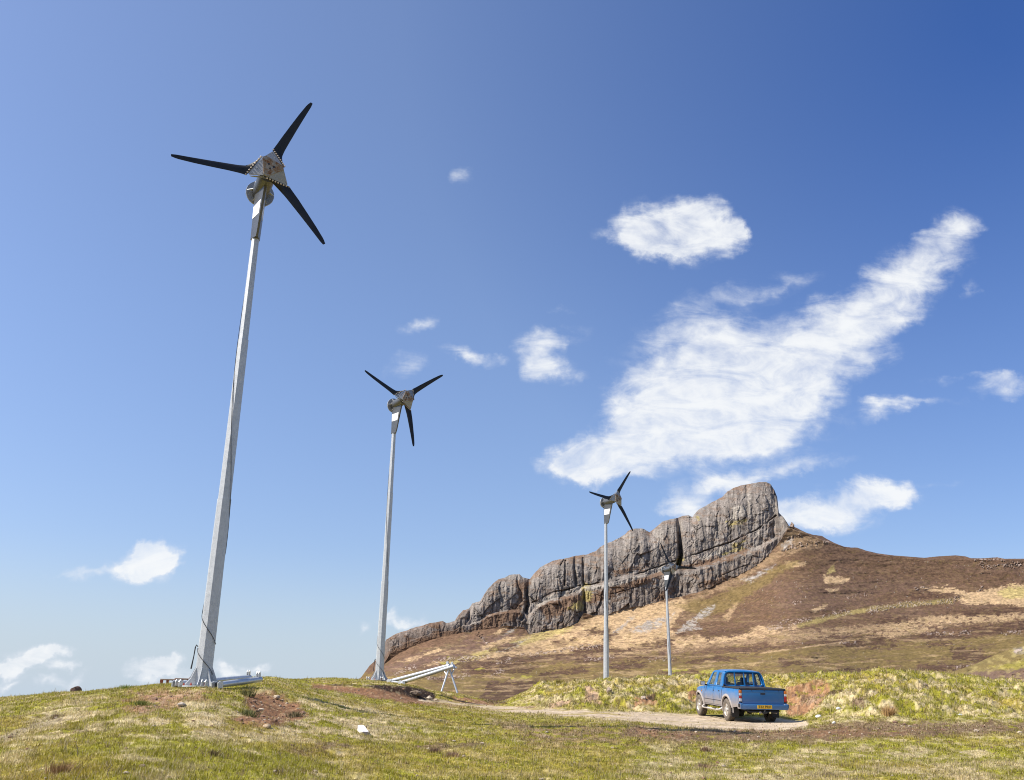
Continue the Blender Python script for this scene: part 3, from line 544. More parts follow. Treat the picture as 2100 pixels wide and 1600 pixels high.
    p.poly([(900, 1362), (1000, 1325), (1085, 1302), (1190, 1280), (1150, 1300), (1010, 1342), (940, 1370)], TANY, 4, 5, .85)
    p.poly([(860, 1342), (905, 1322), (950, 1303), (955, 1312), (920, 1330), (870, 1348)], MOSS*1.25, 2, 3, .9)
    p.poly([(1100, 1345), (1250, 1330), (1450, 1318), (1650, 1290), (1900, 1262), (2100, 1252), (2100, 1270), (1850, 1296), (1600, 1322), (1400, 1338), (1200, 1352)], TAN*.85, 4, 8, .6, .1)
    p.poly([(1890, 1206), (1940, 1204), (1990, 1216), (2060, 1202), (2110, 1196), (2110, 1246), (2040, 1238), (1990, 1242), (1950, 1228)], TAN*1.05, 2, 4, .95)
    p.poly([(2040, 1215), (2070, 1202), (2110, 1205), (2100, 1225), (2060, 1228)], TANY, 3, 4, .8)
    p.poly([(1805, 1284), (1900, 1262), (2000, 1258), (2110, 1252), (2110, 1272), (2000, 1280), (1900, 1282), (1850, 1300)], TAN*.9, 3, 6, .85, .2)
    p.poly([(1780, 1295), (1900, 1280), (1960, 1282), (1900, 1300), (1820, 1312)], TAN*.9, 3, 6, .8, .2)
    p.poly([(1690, 1180), (1740, 1186), (1738, 1190), (1712, 1200), (1692, 1196)], TAN, 2, 3, .95)
    p.poly([(1696, 1208), (1722, 1205), (1718, 1212), (1700, 1218)], TAN, 1.5, 2, .95)
    p.poly([(1662, 1252), (1700, 1236), (1696, 1244), (1672, 1256)], TAN, 1.5, 2, .9)
    p.poly([(1700, 1165), (1710, 1160), (1712, 1172), (1696, 1178)], TANY, 1.5, 2, .6)
    p.poly([(1618, 1082), (1640, 1090), (1700, 1112), (1690, 1122), (1640, 1128), (1600, 1140), (1570, 1160), (1540, 1180), (1470, 1215), (1420, 1240), (1400, 1240), (1440, 1216), (1500, 1190), (1550, 1165), (1590, 1130)], TAN*.45+HEATH*.5, 5, 8, .85)
    p.poly([(1610, 1152), (1655, 1155), (1650, 1160), (1612, 1165)], TAN*.8, 1.5, 2, .9)
    p.poly([(1480, 1268), (1500, 1240), (1515, 1232), (1508, 1250), (1492, 1275)], TAN*.7+HEATH*.3, 2, 3, .85)
    p.poly([(1380, 1240), (1460, 1225), (1520, 1200), (1600, 1160), (1640, 1150), (1540, 1220), (1480, 1260), (1420, 1262)], HOLIVE, 5, 6, .7)
    # lighter zone around scree
    for pts in ([(1250, 1302), (1290, 1268), (1304, 1262), (1290, 1280), (1252, 1308)], [(1378, 1300), (1400, 1282), (1432, 1255), (1468, 1236), (1462, 1256), (1430, 1275), (1440, 1290), (1390, 1300)], [(1520, 1190), (1560, 1170), (1590, 1158), (1580, 1172), (1540, 1196)],
                [(1280, 1296), (1330, 1270), (1370, 1262), (1390, 1250), (1370, 1280), (1320, 1300)], [(1010, 1312), (1050, 1288), (1062, 1284), (1050, 1300), (1020, 1318)], [(1040, 1322), (1090, 1305), (1060, 1330), (1000, 1345)], [(1600, 1120), (1625, 1100), (1630, 1115), (1605, 1135)], [(960, 1330), (1010, 1322), (1000, 1335), (962, 1340)]):
        p.poly(pts, SCREE, 2, 5, .9, .25)
    # dark heather on the moor
    for pts in ([(900, 1362), (1010, 1350), (1190, 1335), (1260, 1328), (1240, 1342), (1080, 1352), (960, 1372)], [(940, 1378), (1000, 1362), (1100, 1366), (1090, 1378), (980, 1386)], [(1200, 1295), (1260, 1280), (1250, 1298), (1205, 1304)], [(1290, 1330), (1350, 1308), (1400, 1300), (1380, 1322), (1310, 1336)],
                [(1150, 1340), (1230, 1325), (1300, 1335), (1200, 1345)], [(1680, 1310), (1760, 1302), (1830, 1310), (1840, 1326), (1740, 1330), (1690, 1322)], [(1950, 1325), (2010, 1335), (2040, 1350), (2010, 1362), (1950, 1348)], [(1880, 1302), (2000, 1290), (2110, 1272), (2110, 1290), (1960, 1310), (1900, 1312)], [(1880, 1362), (1960, 1356), (2000, 1368), (1900, 1384), (1860, 1378)],
                [(1690, 1380), (1780, 1368), (1860, 1376), (1800, 1392), (1700, 1392)], [(1440, 1385), (1540, 1375), (1560, 1395), (1440, 1400)], [(1000, 1400), (1100, 1395), (1180, 1405), (1060, 1450), (980, 1440)], [(1380, 1352), (1480, 1345), (1520, 1352), (1420, 1360)], [(1780, 1275), (1860, 1268), (1900, 1272), (1800, 1282)],
                [(1180, 1352), (1240, 1346), (1260, 1352), (1190, 1360)], [(1130, 1318), (1180, 1308), (1185, 1316), (1140, 1326)], [(1440, 1300), (1530, 1288), (1540, 1296), (1450, 1312)], [(1490, 1330), (1560, 1322), (1600, 1328), (1520, 1340)], [(1240, 1362), (1330, 1358), (1320, 1368), (1250, 1372)], [(1000, 1330), (1060, 1318), (1055, 1328), (1005, 1342)],
                [(1600, 1355), (1680, 1350), (1700, 1358), (1610, 1366)], [(1900, 1320), (1940, 1316), (1950, 1322), (1905, 1328)], [(1970, 1255), (2040, 1248), (2100, 1250), (2100, 1256), (1980, 1264)], [(1860, 1222), (1940, 1216), (1985, 1224), (1930, 1230), (1870, 1230)], [(1350, 1375), (1420, 1370), (1430, 1378), (1360, 1384)], [(1100, 1380), (1200, 1372), (1210, 1380), (1110, 1388)], [(1240, 1296), (1262, 1300), (1250, 1316), (1236, 1312)], [(1300, 1345), (1350, 1338), (1360, 1346), (1310, 1352)], [(880, 1385), (930, 1382), (940, 1390), (890, 1396)]):
        p.poly(pts, C_(.082, .047, .032), 2.5, 7, .92)
    p.poly([(860, 1332), (955, 1300), (1085, 1300), (1050, 1316), (960, 1345), (870, 1368), (760, 1392), (800, 1358)], HEATHP*1.05, 4, 6, .85)
    for pts in ([(830, 1352), (900, 1330), (905, 1334), (840, 1357)], [(985, 1325), (1060, 1303), (1062, 1308), (990, 1332)], [(860, 1366), (920, 1352), (922, 1355), (870, 1370)], [(1010, 1300), (1045, 1272), (1052, 1270), (1050, 1284), (1020, 1302)]):
        p.poly(pts, TAN*1.05, 1.5, 3, .85)
    for (x, y, a, b_) in ((1385, 1375, 26, 5), (1460, 1378, 24, 6), (1070, 1390, 20, 3), (910, 1360, 8, 3), (920, 1351, 6, 2), (985, 1372, 10, 2)):
        p.poly([(x-a, y), (x, y-b_), (x+a, y), (x, y+b_)], MOSS*1.6, 2, 3, .8)
    p.line([(1560, 1340), (1660, 1326), (1760, 1312)], 2, TAN*.9, 1, 1.5, .8); p.line([(1400, 1372), (1560, 1358), (1700, 1350)], 2, TAN*.7, 1, 1.5, .6)
    p.line([(1640, 1282), (1720, 1262), (1790, 1248), (1860, 1240), (1950, 1232)], 9, TANY*.6+HOLIVE*.4, 2, 4, .8)
    # fine mottling of heather, bent grass and bare stone along the slope
    moor = (t <= 0)*1.0; stk = fbm(XX/55+ROW/40, ROW/5.5, 5, .62, 56); stk2 = fbm(XX/24, ROW/4.2, 5, .65, 57); low = sstep(1230, 1330, ROW)
    p.col = lay(p.col, moor*sstep(.20, .34, stk)*.55*(.2+.8*low), TAN*.75+HOLIVE*.2); p.col = lay(p.col, moor*sstep(.20, .30, stk2)*.6*(.3+.7*low), HEATH*1.05); p.col = lay(p.col, moor*sstep(.28, .4, -stk)*.4*low, HEATHP)
    p.col = lay(p.col, moor*sstep(.30, .42, -stk2)*.5*low, HOLIVE*1.15); p.col = lay(p.col, moor*sstep(.22, .36, p.w2)*.35, HOLIVE*.9)
    # outcrops: pale boulders with dark joints
    stone = (fbm(XX/2.6, ROW/2.0, 3, .7, 54) > .12)
    oc = np.zeros_like(XX)
    for pts, wd in (([(1782, 1252), (1830, 1243), (1880, 1238), (1905, 1236)], 10), ([(1925, 1236), (1965, 1229)], 8), ([(1880, 1206), (1905, 1207)], 6), ([(1740, 1226), (1788, 1219)], 5), ([(2004, 1148), (2060, 1146)], 5), ([(2010, 1160), (2045, 1162), (2100, 1156)], 7), ([(1600, 1278), (1660, 1272)], 7), ([(1690, 1262), (1740, 1256)], 9), ([(1608, 1128), (1640, 1118), (1700, 1110)], 7), ([(1602, 1105), (1640, 1100)], 5),
                    ([(1060, 1345), (1120, 1338), (1180, 1328), (1240, 1324)], 5), ([(1020, 1360), (1060, 1352)], 5), ([(900, 1355), (960, 1350), (1000, 1345)], 9), ([(810, 1382), (850, 1368)], 8), ([(1575, 1288), (1620, 1284)], 6), ([(1725, 1320), (1755, 1318)], 6), ([(1010, 1382), (1030, 1376)], 6), ([(880, 1390), (960, 1385)], 9), ([(1200, 1352), (1260, 1347)], 5), ([(1330, 1352), (1380, 1350)], 5), ([(980, 1300), (1000, 1320)], 5), ([(2005, 1212), (2012, 1206)], 4), ([(1960, 1370), (1990, 1364)], 4), ([(1630, 1236), (1640, 1232)], 3), ([(1900, 1300), (1990, 1296)], 4), ([(2060, 1300), (2100, 1295)], 6)):
        oc = np.maximum(oc, 1-sstep(-2, 2, linesd(XX, ROW, pts)-wd/2+8*p.w2+4*p.w1))
    mound = fbm(XX/16, ROW/5, 4, .6, 64)
    P[1:-4] = CAM+ray(XX, ROW)*(Y*(1-.0016*oc*stone*(t <= 0)-.0034*(1-.75*np.clip(w, 0, 1))*mound*(t <= 0)*sstep(0, .1, w)))[..., None]
    spk = (vnoise(XX/1.8+40, ROW/1.6+7) > .965)*(ROW > 1150)*.8*sstep(.0, .2, f2+.1)
    p.col = lay(p.col, oc*.4*(~stone), PEAT); p.col = lay(p.col, oc*stone*.75, ROCKL*.95+C_(.04, 0, 0)); p.col = lay(p.col, spk, ROCKL)
    # --- cliff rock
    rk = np.clip(cl*(t > 0)*1.0, 0, 1)*np.ones_like(XX)
    rc = np.ones(XX.shape+(3,))*ROCK
    rc = lay(rc, sstep(-.1, .4, streak+.3*rgh)*.55, ROCKD); rc = lay(rc, sstep(.05, .45, streak2+.5*f3)*.35, ROCKL); rc = lay(rc, sstep(.2, .4, f2+.2*f3)*.35*np.ones_like(XX), HEATH*1.3)
    rc = lay(rc, crack*.6, ROCKD*.6); rc = lay(rc, joint*.2, ROCKD*.8); rc = rc*(1+.20*(A2[1]-.5)[..., None]+.14*(A1[1]-.5)[..., None])
    brk = fbm(XX/40, ROW/16, 5, .6, 59); leftm = sstep(985, 900, XX); scr = fbm(XX/12, ROW/8, 4, .6, 60)
    rc = lay(rc, sstep(.30, .02, t+.5*brk)*.85*np.clip(.35+leftm, 0, 1), HEATH*1.1); rc = lay(rc, leftm*.35, HEATHP); rc = lay(rc, leftm*sstep(-.05, .15, brk)*.8, HEATH*1.1); rc = lay(rc, sstep(.30, .42, brk+.4*scr)*.5, HEATH*1.3+TAN*.1); fs = fbm_a(XX/2.6+.4*fbm(XX/12, ROW/12, 3, .5, 67), ROW/34, 3, .6, 68); rc = rc*(1+.38*fs[..., None])
    p.col = lay(p.col, rk, rc)
    # heather and grass on ledges, left shoulder
    for pts in ([(1196, 1222), (1260, 1200), (1330, 1178), (1392, 1160), (1390, 1172), (1330, 1195), (1260, 1222), (1205, 1240)], [(1392, 1160), (1440, 1150), (1500, 1138), (1528, 1124), (1530, 1132), (1480, 1152), (1420, 1164), (1395, 1168)], [(1100, 1240), (1140, 1228), (1196, 1218), (1192, 1240), (1150, 1262), (1120, 1270), (1110, 1252)],
                [(965, 1290), (1000, 1262), (1050, 1250), (1066, 1240), (1070, 1262), (1040, 1282), (1010, 1300), (960, 1310)], [(800, 1340), (850, 1318), (900, 1300), (945, 1290), (950, 1312), (900, 1325), (850, 1340), (800, 1362)], [(1060, 1190), (1085, 1194), (1070, 1235), (1060, 1240)], [(1440, 1195), (1490, 1180), (1500, 1186), (1450, 1205)], [(1250, 1170), (1330, 1160), (1320, 1168), (1262, 1180)], [(1340, 1228), (1380, 1200), (1390, 1205), (1360, 1232)]):
        p.poly(pts, HEATH*1.25, 2.5, 6, .85)
    for pts in ([(1196, 1190), (1210, 1200), (1215, 1225), (1198, 1240), (1192, 1215)], [(1180, 1235), (1198, 1228), (1196, 1250), (1165, 1248)], [(1385, 1152), (1400, 1140), (1402, 1150), (1390, 1160)], [(1490, 1132), (1525, 1118), (1520, 1126), (1480, 1140)], [(1488, 1070), (1530, 1068), (1500, 1080)], [(1500, 1120), (1530, 1106), (1525, 1114), (1505, 1124)], [(1430, 1060), (1436, 1062), (1434, 1070)]):
        p.poly(pts, TANY*.8, 2, 4, .8)
    for pts in ([(1200, 1204), (1270, 1194), (1330, 1172), (1386, 1152), (1384, 1158), (1330, 1180), (1270, 1200), (1200, 1212)], [(1095, 1240), (1130, 1219), (1190, 1204), (1190, 1210), (1135, 1228), (1100, 1246)], [(1430, 1145), (1500, 1116), (1500, 1122), (1440, 1148)], [(1505, 1040), (1530, 1035), (1525, 1060), (1500, 1065)]):
        p.poly(pts, ROCKL, 1.5, 3, .75)
    p.col = lay(p.col, rk*sstep(.10, .0, 1-t)*.6*sstep(-.2, .2, f2), HEATH*1.5)
    # dark undercut under the lowest band
    p.col *= (1+.20*f3[..., None]*(1-rk[..., None]*.5))
    p.col *= (1+.22*fbm(XX/4, ROW/2, 3, .6, 58)[..., None]); col = np.clip(p.col, .01, .7); col = np.concatenate([col[:1], col, np.repeat(col[-1:], 4, 0)], 0)
    rkm = np.concatenate([rk[:1], rk, np.repeat(rk[-1:]*0, 4, 0)], 0)
    me = grid_mesh('hill', P, col, {'rock': rkm})
    m, nt, b = nmat('heather_hill'); a = nt.nodes.new('ShaderNodeAttribute'); a.attribute_name = 'col'
    n1 = tex(nt, 'Noise', .28, 10, .78); n2 = tex(nt, 'Noise', .35, 8, .7, st=(1, 1, .18))
    k = ramp(nt, n1.outputs[0], [(.32, (.50, .50, .50)), (.68, (1.5, 1.47, 1.42))]); k2 = ramp(nt, n2.outputs[0], [(.3, (.55, .55, .55)), (.7, (1.4, 1.4, 1.38))])
    ra = nt.nodes.new('ShaderNodeAttribute'); ra.attribute_name = 'rock'
    c = mixc(nt, 1.0, a.outputs['Color'], mixc(nt, ra.outputs['Fac'], k, k2), 'MULTIPLY'); nt.links.new(c, b.inputs['Base Color'])
    b.inputs['Roughness'].default_value = .95; b.inputs['Specular IOR Level'].default_value = .1
    hh = mth(nt, 'MULTIPLY_ADD', n2.outputs[0], ra.outputs['Fac'], n1.outputs[0]); bump(nt, b, hh, .7, 1.6)
    o = link('hill', me, m); tag(o, kind='structure'); return o
def build_side_knoll():
    # the nearer grassy slope coming down from the right
    xs = np.linspace(1840, 2900, 420); cr = np.interp(xs, [1840, 1895, 1925, 1960, 2000, 2030, 2060, 2100, 2200, 2400, 2900], [1432, 1402, 1390, 1376, 1362, 1348, 1336, 1316, 1285, 1255, 1260]); cr = cr+.8*fbm(xs/9, xs*0, 4, .6, 61)
    t = np.linspace(0, 1, 170)[:, None]; bot = 1450+.018*(xs-1050)+30; ROW = bot[None]+(cr-bot)[None]*t; XX = np.broadcast_to(xs, ROW.shape).copy()
    Yc = np.interp(xs, [1840, 2100, 2900], [150, 128, 120]); Y = 1/(1/78.+t*(1/Yc[None]-1/78.)); n = fbm(XX/60, ROW/22, 5, .55, 62); n2 = fbm(XX/12, ROW/6, 4, .6, 63)
    Y = Y*(1+.03*n+.008*n2)
    P = CAM+ray(XX, ROW)*Y[..., None]; top = P[-1]; ext = []
    for f, dz in ((1.03, -.5), (1.15, -5), (1.4, -14)):
        q = top.copy(); q[:, :2] *= f; q[:, 2] += dz; ext.append(q)
    P = np.concatenate([P, np.array(ext)], 0)
    col = np.ones(XX.shape+(3,))*HOLIVE*1.05; col = lay(col, sstep(-.1, .3, n)*.5, TANY*.7); p = Painter(XX, ROW, col)
    p.poly([(1900, 1404), (1960, 1388), (2020, 1376), (2120, 1366), (2150, 1408), (2020, 1412), (1940, 1410)], HEATHP*1.15, 2.5, 5, .9)
    p.poly([(2030, 1368), (2120, 1350), (2120, 1366), (2050, 1374)], MOSS*.9+OLIVE*.3, 3, 5, .8)
    p.poly([(2078, 1330), (2110, 1322), (2110, 1342), (2076, 1344)], ROCKL*.8, 2, 3, .6, .25)
    p.col = lay(p.col, sstep(.1, .3, n2)*.5, TANY*.8); col = np.clip(p.col*(1+.3*n2[..., None]), .01, .7); col = np.concatenate([col, np.repeat(col[-1:], 3, 0)], 0)
    o = link('hill', grid_mesh('hill', P, col), near_material('moor_grass', 1.6, .25)); tag(o, kind='structure'); return o
def build_sea():
    n = 90; a = np.linspace(0, 2*math.pi, n, endpoint=False); b = MB(); b.v.append((0, 0, -72)); 
    for r in (2000, 60000): b.v += [(r*math.cos(t), r*math.sin(t), -72) for t in a]
    b.f = [(0, 1+i, 1+(i+1) % n) for i in range(n)]+[(1+i, 1+n+i, 1+n+(i+1) % n, 1+(i+1) % n) for i in range(n)]; b.m = [0]*len(b.f)
    m, nt, bs = nmat('sea_water'); bs.inputs['Base Color'].default_value = (.02, .06, .10, 1); bs.inputs['Roughness'].default_value = .25
    w = tex(nt, 'Noise', .02, 8, .6); bump(nt, bs, w.outputs[0], .5, 1.0)
    tag(b.build('water', m), kind='structure')
    # low moorland between the knoll and the sea
    R = np.concatenate([np.geomspace(60, 2400, 60)]); A = np.linspace(0, 2*math.pi, 181); RR, AA = np.meshgrid(R, A, indexing='ij')
    X = RR*np.sin(AA); Yv = RR*np.cos(AA); z = -4-RR*.03+3*fbm(X/150, Yv/150, 4, .5, 71); z = np.where(RR > 58, z, z)
    fr = sstep(.35, .55, np.abs(AA-np.where(AA > math.pi, 2*math.pi, 0)))  # keep well under the built hill in front
    z = z-(1-fr)*14
    c = lay(np.ones(X.shape+(3,))*HOLIVE, sstep(-.1, .3, fbm(X/60, Yv/60, 4, .5, 72)), HEATH)
    o = link('ground', grid_mesh('ground', np.stack([X, Yv, z], -1), c), near_material('low_moor', .3, 1.0)); tag(o, kind='structure')
# ============================================================ GRASS, STONES
def gz(x, y): return float(ground_z(np.array([[x]], float), np.array([[y]], float))[0, 0])
def build_grass(N=300000):
    lo, hi = np.log(8.5), np.log(60)
    Y = np.exp(rng.uniform(lo, hi, N)); u = rng.uniform(px_u(-60), px_u(2160), N); X = u*Y
    X = X[None]; Yg = Y[None]; col, soil, px, py = near_colour(X, Yg); _, _, trk, bank, w = near_masks(X, Yg); z = ground_z(X, Yg)[0]
    col = col[0]; soil = soil[0]; trk = trk[0]; bank = bank[0]; px = px[0]; py = py[0]; X = X[0]
    clump = fbm(X*2.2, Y*2.2, 3, .6, 81)
    p = np.clip(1-soil*1.05, .02, 1)*(.55+.9*sstep(-.3, .4, clump))
    near_t = (np.hypot(X-8.2, (Y-36)*.5) < 1.5); p = np.where(near_t, 0, p)
    p = np.where(np.hypot(X+7.58, Y-24.5) < .75, 0, p)
    p = np.where((py > 1401) & (py < 1440) & (px > 650) & (px < 900) & (Y > 38) & (Y < 43), p*.25, p)
    keep = rng.uniform(size=N) < p; X, Y, z, col, bank, clump, px, py = [a[keep] for a in (X, Y, z, col, bank, clump, px, py)]
    n = len(X); K = 3
    X = np.repeat(X, K); Y = np.repeat(Y, K); z = np.repeat(z, K); bank = np.repeat(bank, K); clump = np.repeat(clump, K); col = np.repeat(col, K, 0)
    m = len(X); X = X+rng.normal(0, .025, m); Y = Y+rng.normal(0, .025, m)
    h = rng.uniform(.016, .055, m)*(1+.9*np.clip(clump, 0, 1))*(1+1.1*bank); rush = rng.uniform(size=m) < .012; h = np.where(rush, h*2.6, h)
    wd = np.maximum(.005, Y*.00034)*rng.uniform(.7, 1.4, m); th = rng.uniform(0, 2*np.pi, m); lean = rng.normal(0, .45, m)*h; la = rng.uniform(0, 2*np.pi, m)
    # wind lays the grass over to the right
    ox = np.cos(la)*lean+.15*h; oy = np.sin(la)*lean
    wx, wy = np.cos(th)*wd, np.sin(th)*wd
    v = np.empty((m, 3, 3), np.float32); v[:, 0] = np.stack([X-wx, Y-wy, z-.012], -1); v[:, 1] = np.stack([X+wx, Y+wy, z-.012], -1); v[:, 2] = np.stack([X+ox, Y+oy, z+h], -1)
    r = rng.uniform(size=(m, 1)); r2 = rng.uniform(.6, 1.45, (m, 1))
    c = np.where(r < .13, col*.3+STRAW*.9, np.where(r < .40, col*.5+LIME*.6, col))*r2
    c = np.where(rush[:, None], STRAW*.7, c); c = np.clip(c, .01, .75)
    me = bpy.data.meshes.new('grass'); me.vertices.add(m*3); me.vertices.foreach_set('co', v.reshape(-1)); me.loops.add(m*3); me.loops.foreach_set('vertex_index', np.arange(m*3, dtype=np.int32))
    me.polygons.add(m); me.polygons.foreach_set('loop_start', np.arange(0, m*3, 3, dtype=np.int32)); me.update(calc_edges=True)
    a = me.color_attributes.new('col', 'FLOAT_COLOR', 'POINT'); d = np.ones((m*3, 4), np.float32); d[:, :3] = np.repeat(c, 3, 0); a.data.foreach_set('color', d.reshape(-1))
    mt, nt, b = nmat('grass_blade'); at_ = nt.nodes.new('ShaderNodeAttribute'); at_.attribute_name = 'col'; nt.links.new(at_.outputs['Color'], b.inputs['Base Color'])
    b.inputs['Roughness'].default_value = .8; b.inputs['Specular IOR Level'].default_value = .2
    tr = nt.nodes.new('ShaderNodeBsdfTranslucent'); nt.links.new(at_.outputs['Color'], tr.inputs[0]); ms = nt.nodes.new('ShaderNodeMixShader'); ms.inputs[0].default_value = .4
    out = nt.nodes['Material Output']; nt.links.new(b.outputs[0], ms.inputs[1]); nt.links.new(tr.outputs[0], ms.inputs[2]); nt.links.new(ms.outputs[0], out.inputs[0])
    o = link('grass', me, mt); tag(o, 'short green and straw coloured turf covering the foreground', 'grass', kind='stuff')
import bmesh
def rock_bm(seed, sub=2, flat=.7, ang=.25):
    r = np.random.default_rng(seed); bm = bmesh.new(); bmesh.ops.create_icosphere(bm, subdivisions=sub, radius=1)
    pl = [(Vector(r.normal(size=3)).normalized(), r.uniform(.62, .92)) for _ in range(9)]
    for v in bm.verts:
        for n_, d in pl:
            k = v.co.dot(n_)
            if k > d: v.co -= n_*(k-d)
        v.co += Vector(r.normal(size=3))*.03; v.co.z *= flat
    vs = [tuple(v.co) for v in bm.verts]; fs = [tuple(q.index for q in f.verts) for f in bm.faces]; bm.free(); return vs, fs
def rock_mat(name, c):
    m, nt, b = nmat(name); n = tex(nt, 'Noise', 7, 8, .7); k = ramp(nt, n.outputs[0], [(.3, tuple(x*.6 for x in c)), (.55, c), (.75, tuple(min(.9, x*1.3) for x in c))]); nt.links.new(k, b.inputs['Base Color'])
    b.inputs['Roughness'].default_value = .9; bump(nt, b, n.outputs[0], .6, .03); return m
def build_stones():
    protos = [rock_bm(i, 1, .7) for i in range(8)]
    N = 26000; Y = np.exp(rng.uniform(np.log(9), np.log(48), N)); u = rng.uniform(px_u(-30), px_u(2130), N); X = u*Y
    col, soil, px, py = near_colour(X[None], Y[None]); _, _, trk, bank, _ = near_masks(X[None], Y[None]); z = ground_z(X[None], Y[None])[0]
    soil = soil[0]; trk = trk[0]; col = col[0]; px = px[0]; py = py[0]
    pr = np.where(soil > .5, .17, .022); pr = np.where(trk > .5, .09, pr)
    pr = np.where((px > 470) & (px < 640) & (py > 1412) & (py < 1495), pr*2.4, pr)
    pr = np.where((px > 600) & (px < 900) & (py > 1450) & (py < 1500), pr+.03, pr)
    keep = (rng.uniform(size=N) < pr)
    sets = {'pale': MB(), 'brown': MB()}
    for x, y, zz, tk, sl_ in zip(X[keep], Y[keep], z[keep], trk[keep], soil[keep]):
        if math.hypot(x+7.58, y-24.5) < .8: continue
        s = min(.1, .012+rng.exponential(.016))*(.55 if tk > .5 else 1)
        if sl_ < .5: s = min(s, .045)
        vs, fs = protos[rng.integers(8)]; a = rng.uniform(0, 6.28); ca, sa = math.cos(a), math.sin(a); sx = s*rng.uniform(.8, 1.5)
        sets['pale' if rng.uniform() < .45 else 'brown'].add([(x+(p[0]*ca*sx-p[1]*sa*s), y+(p[0]*sa*sx+p[1]*ca*s), zz+p[2]*s+s*.2) for p in vs], fs)
    for k, c, lb in (('pale', (.46, .37, .27), 'small pale stones scattered over the earth and track'), ('brown', (.24, .14, .09), 'small brown clods and pebbles scattered over the bare earth')):
        o = sets[k].build('gravel', rock_mat('stone_'+k, c)); tag(o, lb, 'gravel', kind='stuff')
    def rock(px_, row, Yd, size, c, name, label, seed, flat=.7, grp='loose rocks on the foreground', sink=.25):
        P = hit(px_, row, Yd) if Yd < 60 else V3(px_, row, Yd); vs, fs = rock_bm(seed, 3, flat); b = MB(); b.add([(p[0]*size, p[1]*size*.8, p[2]*size) for p in vs], fs)
        o = b.build(name, rock_mat('rock_%s' % name+str(seed), c)); o.location = (P.x, P.y, (gz(P.x, P.y) if Yd < 60 else P.z)+size*flat*(1-sink)*.8); o.rotation_euler = (0, 0, seed*1.3); tag(o, label, 'rock', grp)
    rock(155, 1420, 31, .17, (.13, .075, .06), 'rock', 'dark reddish boulder alone on the skyline at the far left', 3, .85)
    rock(567, 1427, 24.0, .11, (.5, .4, .28), 'rock', 'pale angular rock at the top of the orange earth hollow', 4, .55)
    rock(537, 1443, 22.5, .075, (.55, .46, .34), 'rock', 'small pale rock in the middle of the orange earth hollow', 5, .5)
    rock(372, 1447, 20.5, .10, (.48, .41, .33), 'rock', 'flat pale grey rock below the tall mast base', 6, .5)
    rock(292, 1573, 13.6, .045, (.4, .28, .2), 'rock', 'small brown stone alone in the grass at the bottom left', 8, .6)
    rock(547, 1494, 19.5, .09, (.42, .31, .2), 'rock', 'tan rock at the lower edge of the orange earth hollow', 9, .6)
    rock(852, 1426, 40.4, .27, (.22, .16, .11), 'rock', 'large slanted slab half buried in the dark peat cutting', 10, .5)
    rock(880, 1434, 40.5, .17, (.55, .45, .33), 'rock', 'pale rock at the foot of the dark peat cutting', 11, .6)
    rock(893, 1437, 40, .10, (.50, .40, .28), 'rock', 'smaller pale rock right of the foot of the peat cutting', 12, .6)
    rock(1249, 1424, 42, .17, (.36, .27, .2), 'rock', 'rounded rock set in the bank under the third mast', 13, .9)
    rock(1320, 1437, 40.8, .13, (.42, .34, .26), 'rock', 'pale rock beside the dark gap in the grassy bank', 14, .8)
    rock(1630, 1430, 38.5, .15, (.36, .2, .12), 'rock', 'red brown boulder in the scar right of the pickup', 15, .7)
    rock(1679, 1473, 33.6, .12, (.75, .74, .72), 'rock', 'white stone at the foot of the bank right of the pickup', 16, .6)
    rock(1720, 1463, 34.5, .09, (.75, .74, .74), 'rock', 'pair of white pebbles up the bank right of the pickup', 17, .6)
    rock(1710, 1484, 30.2, .08, (.7, .68, .62), 'rock', 'small white stone at the track end beside the brown verge', 18, .6)
    rock(1777, 1451, 35, .10, (.72, .7, .68), 'rock', 'pale stone on the middle of the right hand bank', 19, .5)
    rock(1968, 1466, 33, .12, (.8, .82, .82), 'rock', 'flat bright white stone at the far right of the bank', 20, .35)
    rock(1830, 1451, 35, .11, (.42, .36, .3), 'rock', 'grey brown stone right of the scar on the right hand bank', 21, .7)
    rock(1896, 1407, 42.5, .14, (.30, .22, .17), 'rock', 'dark edged stone near the top of the right hand bank', 22, .7)
    rock(2092, 1341, 122, .9, (.34, .27, .22), 'rock', 'pale outcrop with a dark overhang on the slope at the right edge', 23, .4)
    # tussocks that stand out
    def tussock(px_, row, Yd, r, h, c, label, seed):
        P = hit(px_, row, Yd); rg = np.random.default_rng(seed); b = MB(); n = 260
        for i in range(n):
            a = rg.uniform(0, 6.28); q = min(1.0, abs(rg.normal(0, .45)))*r; hh = h*rg.uniform(.5, 1.1); x0, y0 = math.cos(a)*q, math.sin(a)*q; w = .006*max(1, Yd/18); l = hh*rg.uniform(.1, .7)
            t = rg.uniform(0, 3.14); b.add([(x0-w*math.cos(t), y0-w*math.sin(t), -.03), (x0+w*math.cos(t), y0+w*math.sin(t), -.03), (x0+math.cos(a)*l+.2*hh, y0+math.sin(a)*l, hh)], [(0, 1, 2)])
        o = b.build('tussock', simple('tussock%d' % seed, c, .9, var=.35, scale=14)); o.location = (P.x, P.y, gz(P.x, P.y)); tag(o, label, 'grass tussock', 'tussocks standing out of the turf')
